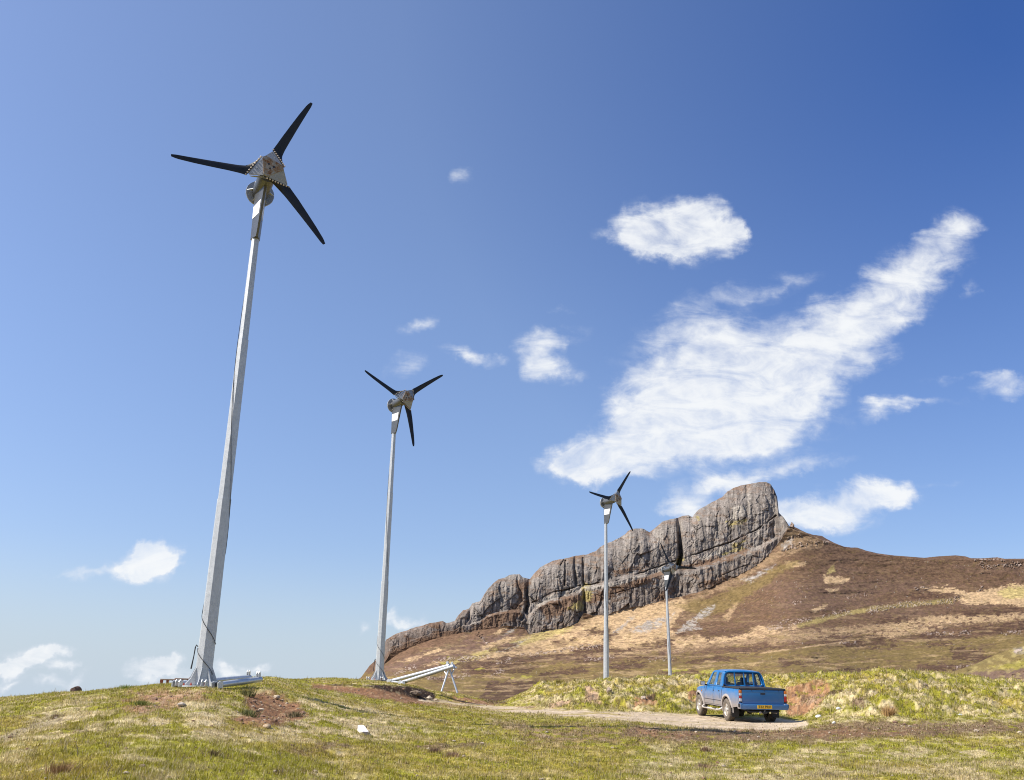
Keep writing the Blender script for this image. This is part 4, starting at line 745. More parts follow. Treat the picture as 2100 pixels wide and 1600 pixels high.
    for a in ((120, 1585, 13.0, .16, .17, (.33, .2, .09), 'rusty brown rush tussock in the bottom left corner', 31), (436, 1552, 14.6, .16, .09, (.16, .11, .05), 'dark tussock below the orange earth hollow', 32), (890, 1545, 15.2, .13, .10, (.24, .15, .09), 'brown seedy tussock in the bottom middle of the turf', 33), (925, 1556, 14.6, .20, .12, (.30, .19, .12), 'larger reddish brown tussock in the bottom middle', 34),
              (1822, 1470, 32.5, .22, .36, (.42, .26, .11), 'orange rush tussock at the foot of the right hand bank', 35), (1447, 1543, 17.5, .16, .11, (.22, .13, .08), 'brown tussock in the turf left of the pickup', 36), (1440, 1572, 14.2, .2, .12, (.22, .14, .09), 'brown tussock low in the turf below the pickup', 37), (1700, 1592, 13.4, .2, .1, (.2, .15, .08), 'dull tussock at the bottom edge right of centre', 38),
              (505, 1424, 23.6, .28, .17, (.17, .16, .05), 'rough green tussock on the left rim of the earth hollow', 39), (505, 1463, 21.0, .26, .15, (.15, .16, .05), 'bright green tussock left inside the earth hollow', 40), (605, 1464, 21, .18, .12, (.18, .15, .07), 'olive tussock right inside the earth hollow', 41), (290, 1444, 21.0, .22, .10, (.17, .19, .04), 'green cushion in the pinkish earth left of the mast', 42), (258, 1414, 26, .3, .13, (.24, .28, .06), 'leafy green tuft on the skyline left of the pallet', 43),
              (1145, 1400, 52, .35, .32, (.28, .22, .05), 'yellowish bush on top of the bank left of the third mast', 44), (120, 1475, 17.5, .2, .08, (.24, .17, .09), 'dry brown tuft on the left of the knoll', 45)):
        tussock(*a)
# ============================================================ TURBINES
def galv(name='galvanised_steel', base=.50, metal=.35, rough=.5):
    m, nt, b = nmat(name); n = tex(nt, 'Noise', 7, 10, .8); v = tex(nt, 'Voronoi', 45)
    k = ramp(nt, n.outputs[0], [(.32, (base*.78, base*.82, base*.84)), (.5, (base*.97, base*.99, base)), (.68, (base*1.15, base*1.17, base*1.16))])
    k2 = ramp(nt, v.outputs['Distance'], [(0, (.82, .82, .82)), (.6, (1.1, 1.1, 1.1))]); c = mixc(nt, 1, k, k2, 'MULTIPLY'); nt.links.new(c, b.inputs['Base Color'])
    b.inputs['Metallic'].default_value = metal; b.inputs['Roughness'].default_value = rough; bump(nt, b, n.outputs[0], .15, .002); return m
def build_turbines():
    G = galv(); GD = galv('dull_zinc', .13, .6, .42); DARKM = simple('dark_bolt', (.04, .04, .045), .5, .5); LABEL = simple('white_label', (.9, .9, .9), .5, 0, .03)
    BLADE, nt, b = nmat('black_composite'); n = tex(nt, 'Noise', 3, 5); k = ramp(nt, n.outputs[0], [(.3, (.010, .011, .013)), (.7, (.020, .020, .022))]); nt.links.new(k, b.inputs['Base Color']); b.inputs['Roughness'].default_value = .45; b.inputs['Specular IOR Level'].default_value = .3
    BOLT = simple('brass_washer', (.62, .52, .40), .5, .3, .2, 40); RED = simple('red_cap', (.45, .06, .03), .5)
    RUST, nt, b = nmat('rusty_plate'); tc = nt.nodes.new('ShaderNodeTexCoord'); n = tex(nt, 'Noise', 9, 8, .7); k = ramp(nt, n.outputs[0], [(.42, (.34, .33, .30)), (.52, (.30, .21, .13)), (.62, (.20, .085, .03)), (.75, (.12, .05, .02))]); nt.links.new(k, b.inputs['Base Color']); b.inputs['Roughness'].default_value = .75; b.inputs['Metallic'].default_value = .3; bump(nt, b, n.outputs[0], .4, .004)
    CABLE = simple('black_cable', (.03, .03, .032), .6)
    R0, R1, HM = .213, .100, 13.2
    def rad_at(z): return R0+(R1-R0)*z/HM
    # meshes in the tower frame (z up)
    PH = math.pi/8
    mast = MB()
    zs = [0.0, 4.55, 4.551, 8.9, 8.901, HM]
    def ring(z, r): return [(r*math.cos(2*math.pi*j/8+MPH), r*math.sin(2*math.pi*j/8+MPH), z) for j in range(8)]
    MPH = rad(47.5)
    prof = [(0.03, R0), (4.55, rad_at(4.55)+.012), (4.553, rad_at(4.55)-.006), (8.9, rad_at(8.9)+.010), (8.903, rad_at(8.9)-.005), (HM, R1)]
    b0 = len(mast.v); mast.v += sum([ring(z, r) for z, r in prof], [])
    for i in range(len(prof)-1):
        for j in range(8): mast.f.append((i*8+j, i*8+(j+1) % 8, (i+1)*8+(j+1) % 8, (i+1)*8+j)); mast.m.append(0)
    mast.f += [tuple(range(8))[::-1], tuple(range(40, 48))]; mast.m += [0, 0]
    # base plate
    bp = MB().lathe([(.52, 0), (.52, .035)], 16)
    fin = MB(); r0 = R0-.02; fin.prism([(r0, .035), (.47, .035), (.47, .06), (.34, .20), (.27, .36), (r0, .52)], .016, (0, 0, 0), (1, 0, 0), (0, 0, 1))
    nut = MB().lathe([(.03, .035), (.03, .06), (.016, .062), (.016, .10)], 6)
    lug = MB(); lug.prism([(-.075, .03), (.075, .03), (.075, .16), (.04, .22), (-.04, .22), (-.075, .16)], .022, (0, -.07, 0), (1, 0, 0), (0, 0, 1)); lug.prism([(-.075, .03), (.075, .03), (.075, .16), (.04, .22), (-.04, .22), (-.075, .16)], .022, (0, .07, 0), (1, 0, 0), (0, 0, 1)); lug.tube([(0, -.1, .15), (0, .1, .15)], .022, 8)
    # cable spiralling round
    pts = []; Zk = [.28, .95, 1.07, 1.8, 2.3, 3.4, 4.8, 6.5, 8.5, 11.5]; Ak = [10, -170, -365, -530, -560, -690, -735, -800, -860, -930]
    for i in range(260):
        z = .28+(11.5-.28)*i/259; tw = rad(float(np.interp(z, Zk, Ak))); rr = rad_at(z)*1.0+.012
        pts.append((rr*math.cos(tw), rr*math.sin(tw), z))
    cable = MB().tube(pts, .008, 5)
    hook = MB(); hook.tube([(-.20, -.06, .98), (-.24, -.08, 1.02), (-.26, -.08, .96), (-.27, -.085, .75), (-.30, -.09, .44)], [.014, .016, .016, .013, .02], 6)
    # --- nacelle frame: +X = forward to the rotor, origin over the mast centre on the nacelle axis
    XH = 1.36; XD = -.14
    nac = MB().lathe([(.245, XD), (.25, XD+.03), (.25, .30), (.256, .305), (.256, .33), (.25, .335), (.25, .86), (.235, .95), (.20, .97)], 32, (0, 0, 0), (1, 0, 0))
    disc = MB().lathe([(.33, XD-.15), (.36, XD-.14), (.36, XD-.05), (.415, XD-.045), (.42, XD-.03), (.42, XD-.005), (.415, XD+.01), (.25, XD+.012)], 36, (0, 0, 0), (1, 0, 0))
    for j in range(10):
        a = 2*math.pi*j/10+.2; disc.box((XD-.02, .40*math.cos(a), .40*math.sin(a)), (.07, .035, .035))
    cone = MB()
    for j in range(1):
        a = 2*math.pi*j/6; cone.prism([(.05, 0), (.20, 0), (.05, .16)], .02, (XD+.01, math.cos(a)*.24, math.sin(a)*.24), (1, 0, 0), (0, math.cos(a), math.sin(a)))
    shaft = MB().lathe([(.11, .95), (.11, XH-.03)], 16, (0, 0, 0), (1, 0, 0)); 
    fair = MB()       # sleeve: side outline swept to a U shaped section (local X fore-aft, Y across)
    def sec(z, xa, xb, hw):
        out = []
        for j in range(9):
            t = math.pi*(.5+j/8); out.append((xa+hw+math.cos(t)*hw, math.sin(t)*hw, z))
        out += [(xb, -hw*.22, z), (xb, hw*.22, z)]
        return out
    secs = [sec(-.10, -.18, .78, .19), sec(-.28, -.18, .74, .165), sec(-.9, -.18, .52, .150), sec(-1.45, -.17, .34, .140), sec(-1.62, -.165, .24, .135)]
    ns = len(secs[0]); fair.v = sum(secs, [])
    for i in range(len(secs)-1):
        for j in range(ns): fair.f.append((i*ns+j, i*ns+(j+1) % ns, (i+1)*ns+(j+1) % ns, (i+1)*ns+j)); fair.m.append(0)
    fair.f += [tuple(range(ns)), tuple(range(4*ns, 5*ns))]; fair.m += [0, 0]
    lab = []
    def pane(s):
        q = MB(); o_ = .004
        def pt(x, z):
            f = np.interp(-z, [.28, .9, 1.45], [.165, .150, .140]); xb = np.interp(-z, [.28, .9, 1.45], [.74, .52, .34]); xa = -.18+f
            hw = f*(1-.78*np.clip((x-xa)/(xb-xa), 0, 1)); return Vector((x, s*(hw+o_), z))
        a = [pt(-.03, -.56), pt(.54, -.56), pt(.43, -.96), pt(-.03, -.96)]; nrm = Vector((0, s*.004, 0)); q.add([*a, *[p-nrm for p in a]], [(0, 1, 2, 3), (7, 6, 5, 4), (0, 4, 5, 1), (1, 5, 6, 2), (2, 6, 7, 3), (3, 7, 4, 0)]); return q
    sc = MB()
    for z, xm in ((-.36, .66), (-.6, .60), (-1.0, .44), (-1.4, .30)):
        for x in (-.08, xm-.04):
            for s in (-1, 1): sc.lathe([(.013, 0), (.013, .02)], 6, (x, s*np.interp(-z, [.28, .9, 1.45], [.165, .150, .140])*(1-.78*np.clip((x+.02)/(np.interp(-z, [.28, .9, 1.45], [.76, .54, .36])), 0, 1))-s*.004, z), (0, s, 0))
    # --- rotor frame: x,y in the plate plane, +z towards the free (front) side
    RT_ = .36
    tri = []
    for k in range(3):
        a = rad(90+120*k)
        for da in (-9, 9): tri.append((RT_*math.cos(a+rad(da)), RT_*math.sin(a+rad(da))))
    plate = MB().prism(tri, .05, (0, 0, .05), (1, 0, 0), (0, 1, 0))
    for k in range(3):
        a0, a1 = rad(90+120*k), rad(210+120*k)
        for t in np.linspace(.1, .9, 11):
            x = (math.cos(a0)*(1-t)+math.cos(a1)*t)*RT_*.90; y = (math.sin(a0)*(1-t)+math.sin(a1)*t)*RT_*.90; plate.lathe([(.012, .075), (.012, .087)], 6, (x, y, 0))
    hole = MB().lathe([(.035, .0755), (.035, .079)], 16, (.06, -.05, 0)); hole1 = MB().lathe([(.03, .0755), (.03, .079)], 16, (-.02, .09, 0)); hole2 = MB().box((-.07, -.05, .078), (.045, .05, .006))
    # blade 0: radial = +X(local), tangential = +Y; the fold-back about the plate side edge
    FOLD = rad(24); rin = RT_*.5+.012
    def fold(r, t, h=0):      # r measured from the side edge
        return Vector((rin+r*math.cos(FOLD)+h*math.sin(FOLD), t, .045-r*math.sin(FOLD)+h*math.cos(FOLD)))
    rp = MB(); tri2 = [(.0, -.30), (.0, .30), (.44, .22), (.46, .18)]
    rp.add([fold(r, t, .012) for r, t in tri2]+[fold(r, t, -.02) for r, t in tri2], [(0, 1, 2, 3), (7, 6, 5, 4), (0, 4, 5, 1), (1, 5, 6, 2), (2, 6, 7, 3), (3, 7, 4, 0)])
    for r, t in ((.06, -.2), (.06, .22), (.36, .2), (.2, .05)): rp.lathe([(.012, 0), (.012, .02)], 6, fold(r, t, .01), (math.sin(FOLD), 0, math.cos(FOLD)))
    rp.tube([fold(.03, .31, -.06), fold(.43, .24, -.06)], .014, 6); rp.tube([fold(.0, .31, -.14), fold(.40, .24, -.09)], .010, 5); rp.tube([fold(.0, .28, -.2), fold(.40, .22, -.12)], .010, 5)
    return dict(G=G, GD=GD, G2=galv('flange_zinc', .3, .4, .5), DARKM=DARKM, LABEL=LABEL, BLADE=BLADE, BOLT=BOLT, RED=RED, RUST=RUST, CABLE=CABLE, mast=mast, bp=bp, fin=fin, nut=nut, lug=lug, cable=cable, hook=hook, nac=nac, disc=disc, cone=cone, shaft=shaft, fair=fair, pane=pane, sc=sc, plate=plate, hole=hole, hole1=hole1, hole2=hole2, rp=rp, fold=fold, XH=XH, HM=HM)
def blade_mesh(K, R):
    """root line runs slantwise from (0,-.30) to (.48,.24); the blade narrows fast, then tapers to a rounded tip; returns blade, bolts"""
    fold = K['fold']; b = MB(); n = 26; L = R-.2; cone = K['CONE']
    rows = []
    A = Vector((.015, -.33)); Bp = Vector((.52, .25))
    for i in range(n):
        t = (i/(n-1))**1.25
        # lead (negative side) and trail edges in (r,t) from side edge
        lead_r = A.x+(L-A.x)*t; trail_r = Bp.x+(L-Bp.x)*t
        lt = float(np.interp(lead_r, [.0, .10, .25, .5, .75, 1.0, 1.5, 2.0, L-.12, L], [-.33, -.30, -.19, -.08, -.05, -.04, -.025, -.015, -.01, .005]))
        tt = float(np.interp(trail_r, [.52, .60, .75, 1.0, 1.5, 2.0, L-.15, L], [.25, .235, .225, .215, .19, .16, .12, .075]))
        tw = rad(np.interp(t, [0, .25, 1], [0, 14, 4])); bend = .05*t*t
        rows.append((lead_r, lt, trail_r, tt, tw, bend, np.interp(t, [0, .08, .3, 1], [.03, .04, .035, .012])))
    m = 8
    for (lr, lt, tr, tt, tw, bend, th) in rows:
        for j in range(m):
            s = j/(m-1); r = lr+(tr-lr)*s; t_ = lt+(tt-lt)*s; h = (s-.4)*math.sin(tw)*(tt-lt)
            f = math.sqrt(max(0, s*(1-s)))*2
            rr = max(0, r-.5); p = fold(min(r, .5), t_, h+.0) + Vector((rr*math.cos(cone), 0, -rr*math.sin(cone)+0*bend)); b.v.append(tuple(p+Vector((0, 0, th*f*.5+.004))))
        for j in range(m):
            s = 1-j/(m-1); r = lr+(tr-lr)*s; t_ = lt+(tt-lt)*s; h = (s-.4)*math.sin(tw)*(tt-lt); f = math.sqrt(max(0, s*(1-s)))*2
            rr = max(0, r-.5); p = fold(min(r, .5), t_, h) + Vector((rr*math.cos(cone), 0, -rr*math.sin(cone))); b.v.append(tuple(p-Vector((0, 0, th*f*.4+.004))))
    q = 2*m
    for i in range(n-1):
        for j in range(q): b.f.append((i*q+j, i*q+(j+1) % q, (i+1)*q+(j+1) % q, (i+1)*q+j)); b.m.append(0)
    b.f += [tuple(range(q))[::-1], tuple(range((n-1)*q, n*q))]; b.m += [0, 0]
    bo = []; FOLD = rad(24)
    for t in np.linspace(.05, .95, 9):
        p = A.lerp(Bp, t); bo.append(MB()); bo[-1].lathe([(.026, .0), (.026, .012), (.012, .016), (.012, .024)], 10, fold(p.x+.035, p.y+.0, .022), (math.sin(FOLD), 0, math.cos(FOLD)))
    return b, bo
def place_turbines():
    K = build_turbines(); K['CONE'] = rad(-6)
    TURB = [ # hub px, distance of the hub, base px, base distance, yaw, tilt, phase, label
        ((555, 344), 23.4, (414, 1410), 24.5, 25.0, 2, 68.1, 'nearest and tallest wind turbine, its fluted mast bolted to the knoll on flared fins'),
        ((835, 815), 47.3, (777, 1396), 48.5, 33.0, 3, 38.3, 'second wind turbine, standing on the ridge beside the raised steel poles'),
        ((1266, 1022), 68.8, (1243, 1420), 70.0, 33.5, 4, 57.2, 'third wind turbine, behind the grassy bank with its upper blade against the cloud'),
        ((1382, 1164), 92.5, (1376.5, 1425), 94.0, 27.0, 4, 1.6, 'farthest and smallest wind turbine, its rotor in front of the grey cliff')]
    first = None
    b, bo = blade_mesh(K, 2.78)
    for (hp, Yh, bs, Yb, psi, tau, ph, label) in TURB:
        psi = rad(psi); tau = rad(tau); ph = rad(ph)
        n = Vector((math.sin(psi)*math.cos(tau), -math.cos(psi)*math.cos(tau), math.sin(tau))); a = Vector((math.cos(psi), math.sin(psi), 0)); up = n.cross(a)*1.0
        up = -a.cross(n) if False else n.cross(a)
        hub = V3(hp[0], hp[1], Yh); c0 = hub-n*K['XH']           # nacelle origin over the mast
        base = V3(bs[0], bs[1], Yb); base = Vector((c0.x+(base.x-c0.x), c0.y, 0)); base.z = V3(bs[0], bs[1], c0.y).z; base.x = V3(bs[0], bs[1], c0.y).x
        if Yh < 60: gzv = gz(base.x, base.y); print('TURB base', [round(v, 2) for v in base], 'ground', round(gzv, 2))
        else: base.z = min(base.z, gz(base.x, base.y)); print('TURB base', [round(v, 2) for v in base], 'height', round(c0.z-base.z, 2))
        axis = (c0-base); Hn = axis.length; az = axis.normalized()
        root = empty('wind_turbine', base); tag(root, label, 'wind turbine', 'small wind turbines on tall steel masts')
        q = az.to_track_quat('Z', 'X'); Rt = Vector((0, 0, 1)).rotation_difference(az).to_matrix()
        def child(name, mb, mat, M4, par=root, parM=None, smooth=False):
            if isinstance(mb, bpy.types.Object): o = mb.copy(); COL.objects.link(o)
            else: o = mb.build(name, mat, None, smooth)
            o.parent = par; o.matrix_parent_inverse = Matrix(); base_m = parM if parM is not None else Matrix.Translation(base); o.matrix_basis = base_m.inverted() @ M4; return o
        def P(key, name, mat, M4, par=None, parM=None, smooth=False):
            cache = K.setdefault('cache', {}); k2 = key
            src = cache.get(k2) or K.get(key)
            o = child(name, src, mat, M4, par or root, parM, smooth); cache.setdefault(k2, o); return o
        K.update(blade=b, **{'bolt%d' % i: q for i, q in enumerate(bo)})
        Mt = Matrix.Translation(base) @ Rt.to_4x4(); sz = (Hn-.28)/13.2
        P('mast', 'mast', K['G'], Mt @ Matrix.Diagonal((1, 1, sz, 1)))
        if Yh < 60:
            P('bp', 'base_plate', K['G'], Mt)
            for j in range(8): P('fin', 'fin', K['G'], Mt @ Matrix.Rotation(rad(47.5+45*j), 4, 'Z'))
            for j in range(8): P('nut', 'anchor_bolt', K['RED'], Mt @ Matrix.Rotation(rad(25+45*j), 4, 'Z') @ Matrix.Translation((.44, 0, 0)))
            for d in ((-.50, -.28), (.20, -.48)): P('lug', 'hinge_lug', K['G'], Mt @ Matrix.Translation((d[0], d[1], 0)) @ Matrix.Rotation(rad(75), 4, 'Z') @ Matrix.Scale(.8, 4))
        P('cable', 'cable', K['CABLE'], Mt)
        P('hook', 'cable_end', K['CABLE'], Mt)
        nb = n.copy(); side = Vector((0, 0, 1)).cross(nb).normalized(); zz = nb.cross(side).normalized()
        Mn = Matrix(((nb.x, side.x, zz.x, c0.x), (nb.y, side.y, zz.y, c0.y), (nb.z, side.z, zz.z, c0.z), (0, 0, 0, 1)))
        nh = Vector((n.x, n.y, 0)).normalized(); sd = Vector((0, 0, 1)).cross(nh); Mf = Matrix(((nh.x, sd.x, 0, c0.x), (nh.y, sd.y, 0, c0.y), (0, 0, 1, c0.z), (0, 0, 0, 1)))
        nc = P('nac', 'nacelle', K['GD'], Mn, smooth=True); P('disc', 'rear_flange', K['G2'], Mn, nc, Mn); [P('cone', 'stiffener', K['G'], Mn @ Matrix.Rotation(math.pi/3*q_, 4, 'X'), nc, Mn) for q_ in range(6)]; P('shaft', 'rotor_shaft', K['GD'], Mn, nc, Mn)
        fa = P('fair', 'mast_fairing', K['GD'], Mf, smooth=True)
        for s in (-1, 1):
            cache = K.setdefault('cache', {}); key = 'lab%d' % s; K[key] = K['pane'](s); P(key, 'label_panel', K['LABEL'], Mf, fa, Mf)
        Mr0 = Matrix(((a.x, up.x, n.x, hub.x), (a.y, up.y, n.y, hub.y), (a.z, up.z, n.z, hub.z), (0, 0, 0, 1)))
        # blade k points along angle ph+120k; plate corners sit midway
        Mr = Mr0 @ Matrix.Rotation(ph, 4, 'Z')
        Mp = Mr @ Matrix.Rotation(rad(-30), 4, 'Z')
        pl = P('plate', 'hub_plate', K['RUST'], Mp); [P(h_, 'hole', K['DARKM'], Mp, pl, Mp) for h_ in ('hole', 'hole1', 'hole2')]
        for k in range(3):
            Mk = Mr @ Matrix.Rotation(rad(120*k-TW), 4, 'Z')
            Mk = Mr @ Matrix.Rotation(rad(120*k), 4, 'Z')
            P('rp', 'root_plate', K['G2'], Mk); bl = P('blade', 'blade', K['BLADE'], Mk, smooth=True); [P('bolt%d' % i, 'bolt', K['BOLT'], Mk, bl, Mk) for i in range(9)]
TW = 0
# ============================================================ STEEL POLES, PALLET, TIMBER
def build_props():
    G = galv('pipe_zinc', .55, .55, .4); DK = simple('pipe_mouth', (.03, .03, .03), .7)
    # the pair of lifting poles lying beside the first mast
    def pole(p0, p1, r, label, grp, lug=True):
        p0 = Vector(p0); p1 = Vector(p1); d = (p1-p0); L = d.length; e = empty('steel_pole', p0); tag(e, label, 'pole', grp)
        Mr = d.normalized().to_track_quat('X', 'Z').to_matrix().to_4x4(); e.matrix_world = Matrix.Translation(p0) @ Mr
        t = MB().tube([(0, 0, 0), (L, 0, 0)], r, 18); o = t.build('tube', G, e, True)
        c = MB().lathe([(r*1.08, -.03), (r*1.08, .02)], 18, (0, 0, 0), (1, 0, 0)); c.build('end_cap', DK, e)
        l = MB(); l.prism([(-.06, 0), (.06, 0), (.05, r+.09), (0, r+.14), (-.05, r+.09)], .018, (L-.1, -.03, 0), (1, 0, 0), (0, 0, 1)); l.prism([(-.06, 0), (.06, 0), (.05, r+.09), (0, r+.14), (-.05, r+.09)], .018, (L-.1, .03, 0), (1, 0, 0), (0, 0, 1)); l.build('eye_lug', G, e)
        l = MB(); 
        for y in (-.09, .09): l.prism([(-.16, -r*.9), (.04, -r*.9), (.04, r*1.1), (-.06, r*1.25), (-.16, r*.9)], .03, (0, y, 0), (1, 0, 0), (0, 0, 1))
        l.build('hinge_fork', G, e)
    a = V3(448, 1405, 23.9); b = V3(534, 1393.5, 25.6); pole(a, b, .075, 'front lifting pole lying to the right of the tall mast base', 'steel lifting poles')
    a = V3(366, 1403, 25.1); b = V3(512, 1389.5, 29.2); pole(a, b, .075, 'rear lifting pole lying behind the tall mast base', 'steel lifting poles')
    # raised pair on the trestle by the second mast
    e0 = V3(931, 1366.5, 44.5); e1 = V3(922, 1365, 45.6)
    pole(V3(824, 1400, 46.5), e0, .085, 'nearer of the two raised poles propped on the trestle', 'steel lifting poles'); pole(V3(801, 1397, 47.5), e1, .085, 'farther of the two raised poles propped on the trestle', 'steel lifting poles')
    cb = empty('cross_bar', V3(804, 1397, 47.4)); cb.name = 'hinge_bar'; tag(cb, 'short steel cross bar joining the feet of the two raised poles', 'bar')
    p1 = V3(804, 1398, 47.3)-cb.location; p2 = V3(828, 1401, 46.2)-cb.location; MB().tube([p1, p2], .05, 10).build('tube', G, cb, True)
    mb = MB(); mb.box(p1, (.12, .12, .2)); mb.box(p2, (.12, .12, .2)); mb.build('bracket', G, cb)
    tr = empty('trestle', V3(920, 1421, 45)); tag(tr, 'A-shaped steel trestle holding up the ends of the two poles', 'trestle'); o = tr.location.copy()
    def leg(p, q, r=.045): MB().tube([Vector(p)-o, Vector(q)-o], r, 10).build('leg', G, tr, True)
    leg(V3(905.5, 1418.5, 44.6), V3(920.5, 1371, 44.8)); leg(V3(938, 1421.5, 44.6), V3(921.5, 1371, 44.9))
    leg(V3(910.3, 1374, 45.3), V3(915.5, 1384, 45.1), .035); leg(V3(933, 1369, 44.9), V3(926, 1384, 44.8), .035)
    mb = MB(); mb.tube([V3(908, 1373.5, 45.3)-o, V3(936, 1369, 44.5)-o], .045, 10); mb.build('cradle_bar', G, tr, True)
    # pallet
    RB = simple('red_brown_wood', (.26, .075, .045), .85, 0, .35, 5); PT = simple('pallet_top', (.55, .40, .33), .85, 0, .25, 5)
    def pallet(px_, row, Yd, L, rz, label, legs=3):
        P = V3(px_, row, Yd); e = empty('pallet', (P.x, P.y, P.z-.02), (0, 0, rz)); tag(e, label, 'pallet', 'pallets behind the tall mast')
        t = MB()
        for y in np.linspace(-.45, .45, 5): t.box((L/2, y, .33), (L, .17, .045), None, 0, .004)
        t.build('top_boards', PT, e); t = MB()
        for y in (-.46, 0, .46): t.box((L/2, y, .03), (L, .14, .05), None, 0, .004)
        t.build('bottom_boards', RB, e)
        for y in (-.46, 0, .46):
            for x in np.linspace(.06, L-.06, legs):
                k = MB(); k.box((x, y, .181), (.13, .12, .248), None, 0, .01); k.build('block', RB, e)
    pallet(327.5, 1407, 49.0, .70, rad(18), 'leftmost of the three red brown pallets on the skyline')
    pallet(356.5, 1405.5, 49.3, .72, rad(18), 'middle one of the three red brown pallets on the skyline')
    pallet(386, 1404, 49.6, .70, rad(18), 'red brown pallet on the skyline half hidden by the tall mast base')
    # white timber
    WT = simple('white_timber', (.82, .80, .80), .7, 0, .08, 8); WE = simple('timber_end', (.45, .36, .36), .8)
    P = hit(744, 1505, 18.4); P.z = gz(P.x, P.y)
    d = MB(); d.box((0, 0, 0), (.13, .85, .11), None, 0, .006); o = d.build('timber_post', WT); 
    o.data.materials.append(WE)
    for p in o.data.polygons:
        if p.normal.y < -.9: p.material_index = 1
    o.location = (P.x, P.y, P.z+.07); o.rotation_euler = (rad(7), 0, rad(15)); tag(o, 'short white painted timber lying in the grass below the peat cutting', 'timber')
    # cairn on the col right of the summit
    c = MB(); r = np.random.default_rng(5); P = V3(1624.5, 1081, 905)
    for i in range(26):
        t = i/26; vs, fs = rock_bm(100+i, 1, .8); s = (1.5*(1-t)+.6); q = Vector((r.uniform(-1, 1)*2.0*(1-t), r.uniform(-1, 1)*2*(1-t), t*5.0-.4)); c.add([Vector(v)*s+q for v in vs], fs)
    o = c.build('cairn', rock_mat('cairn_stone', (.3, .22, .17))); o.location = P; tag(o, 'tiny stone cairn on the saddle just right of the cliff summit', 'cairn')
    for px_, row, Yd, h, ln, lb in ((160, 1550, 14, .16, .05, 'thin dry stalk leaning in the grass at the bottom left'), (133, 1577, 13.2, .12, .04, 'short dry stalk near the bottom left tussock'), (217, 1597, 12.5, .13, -.05, 'dry stalk at the bottom edge left of centre')):
        P = hit(px_, row, Yd); k = MB(); k.tube([(0, 0, -.02), (-ln*.4, 0, h*.6), (-ln, 0, h)], [.006, .005, .003], 5); o = k.build('stalk', simple('dry_stalk', (.2, .15, .1), .9)); o.location = (P.x, P.y, gz(P.x, P.y)); tag(o, lb, 'stalk', 'dry stalks in the turf')
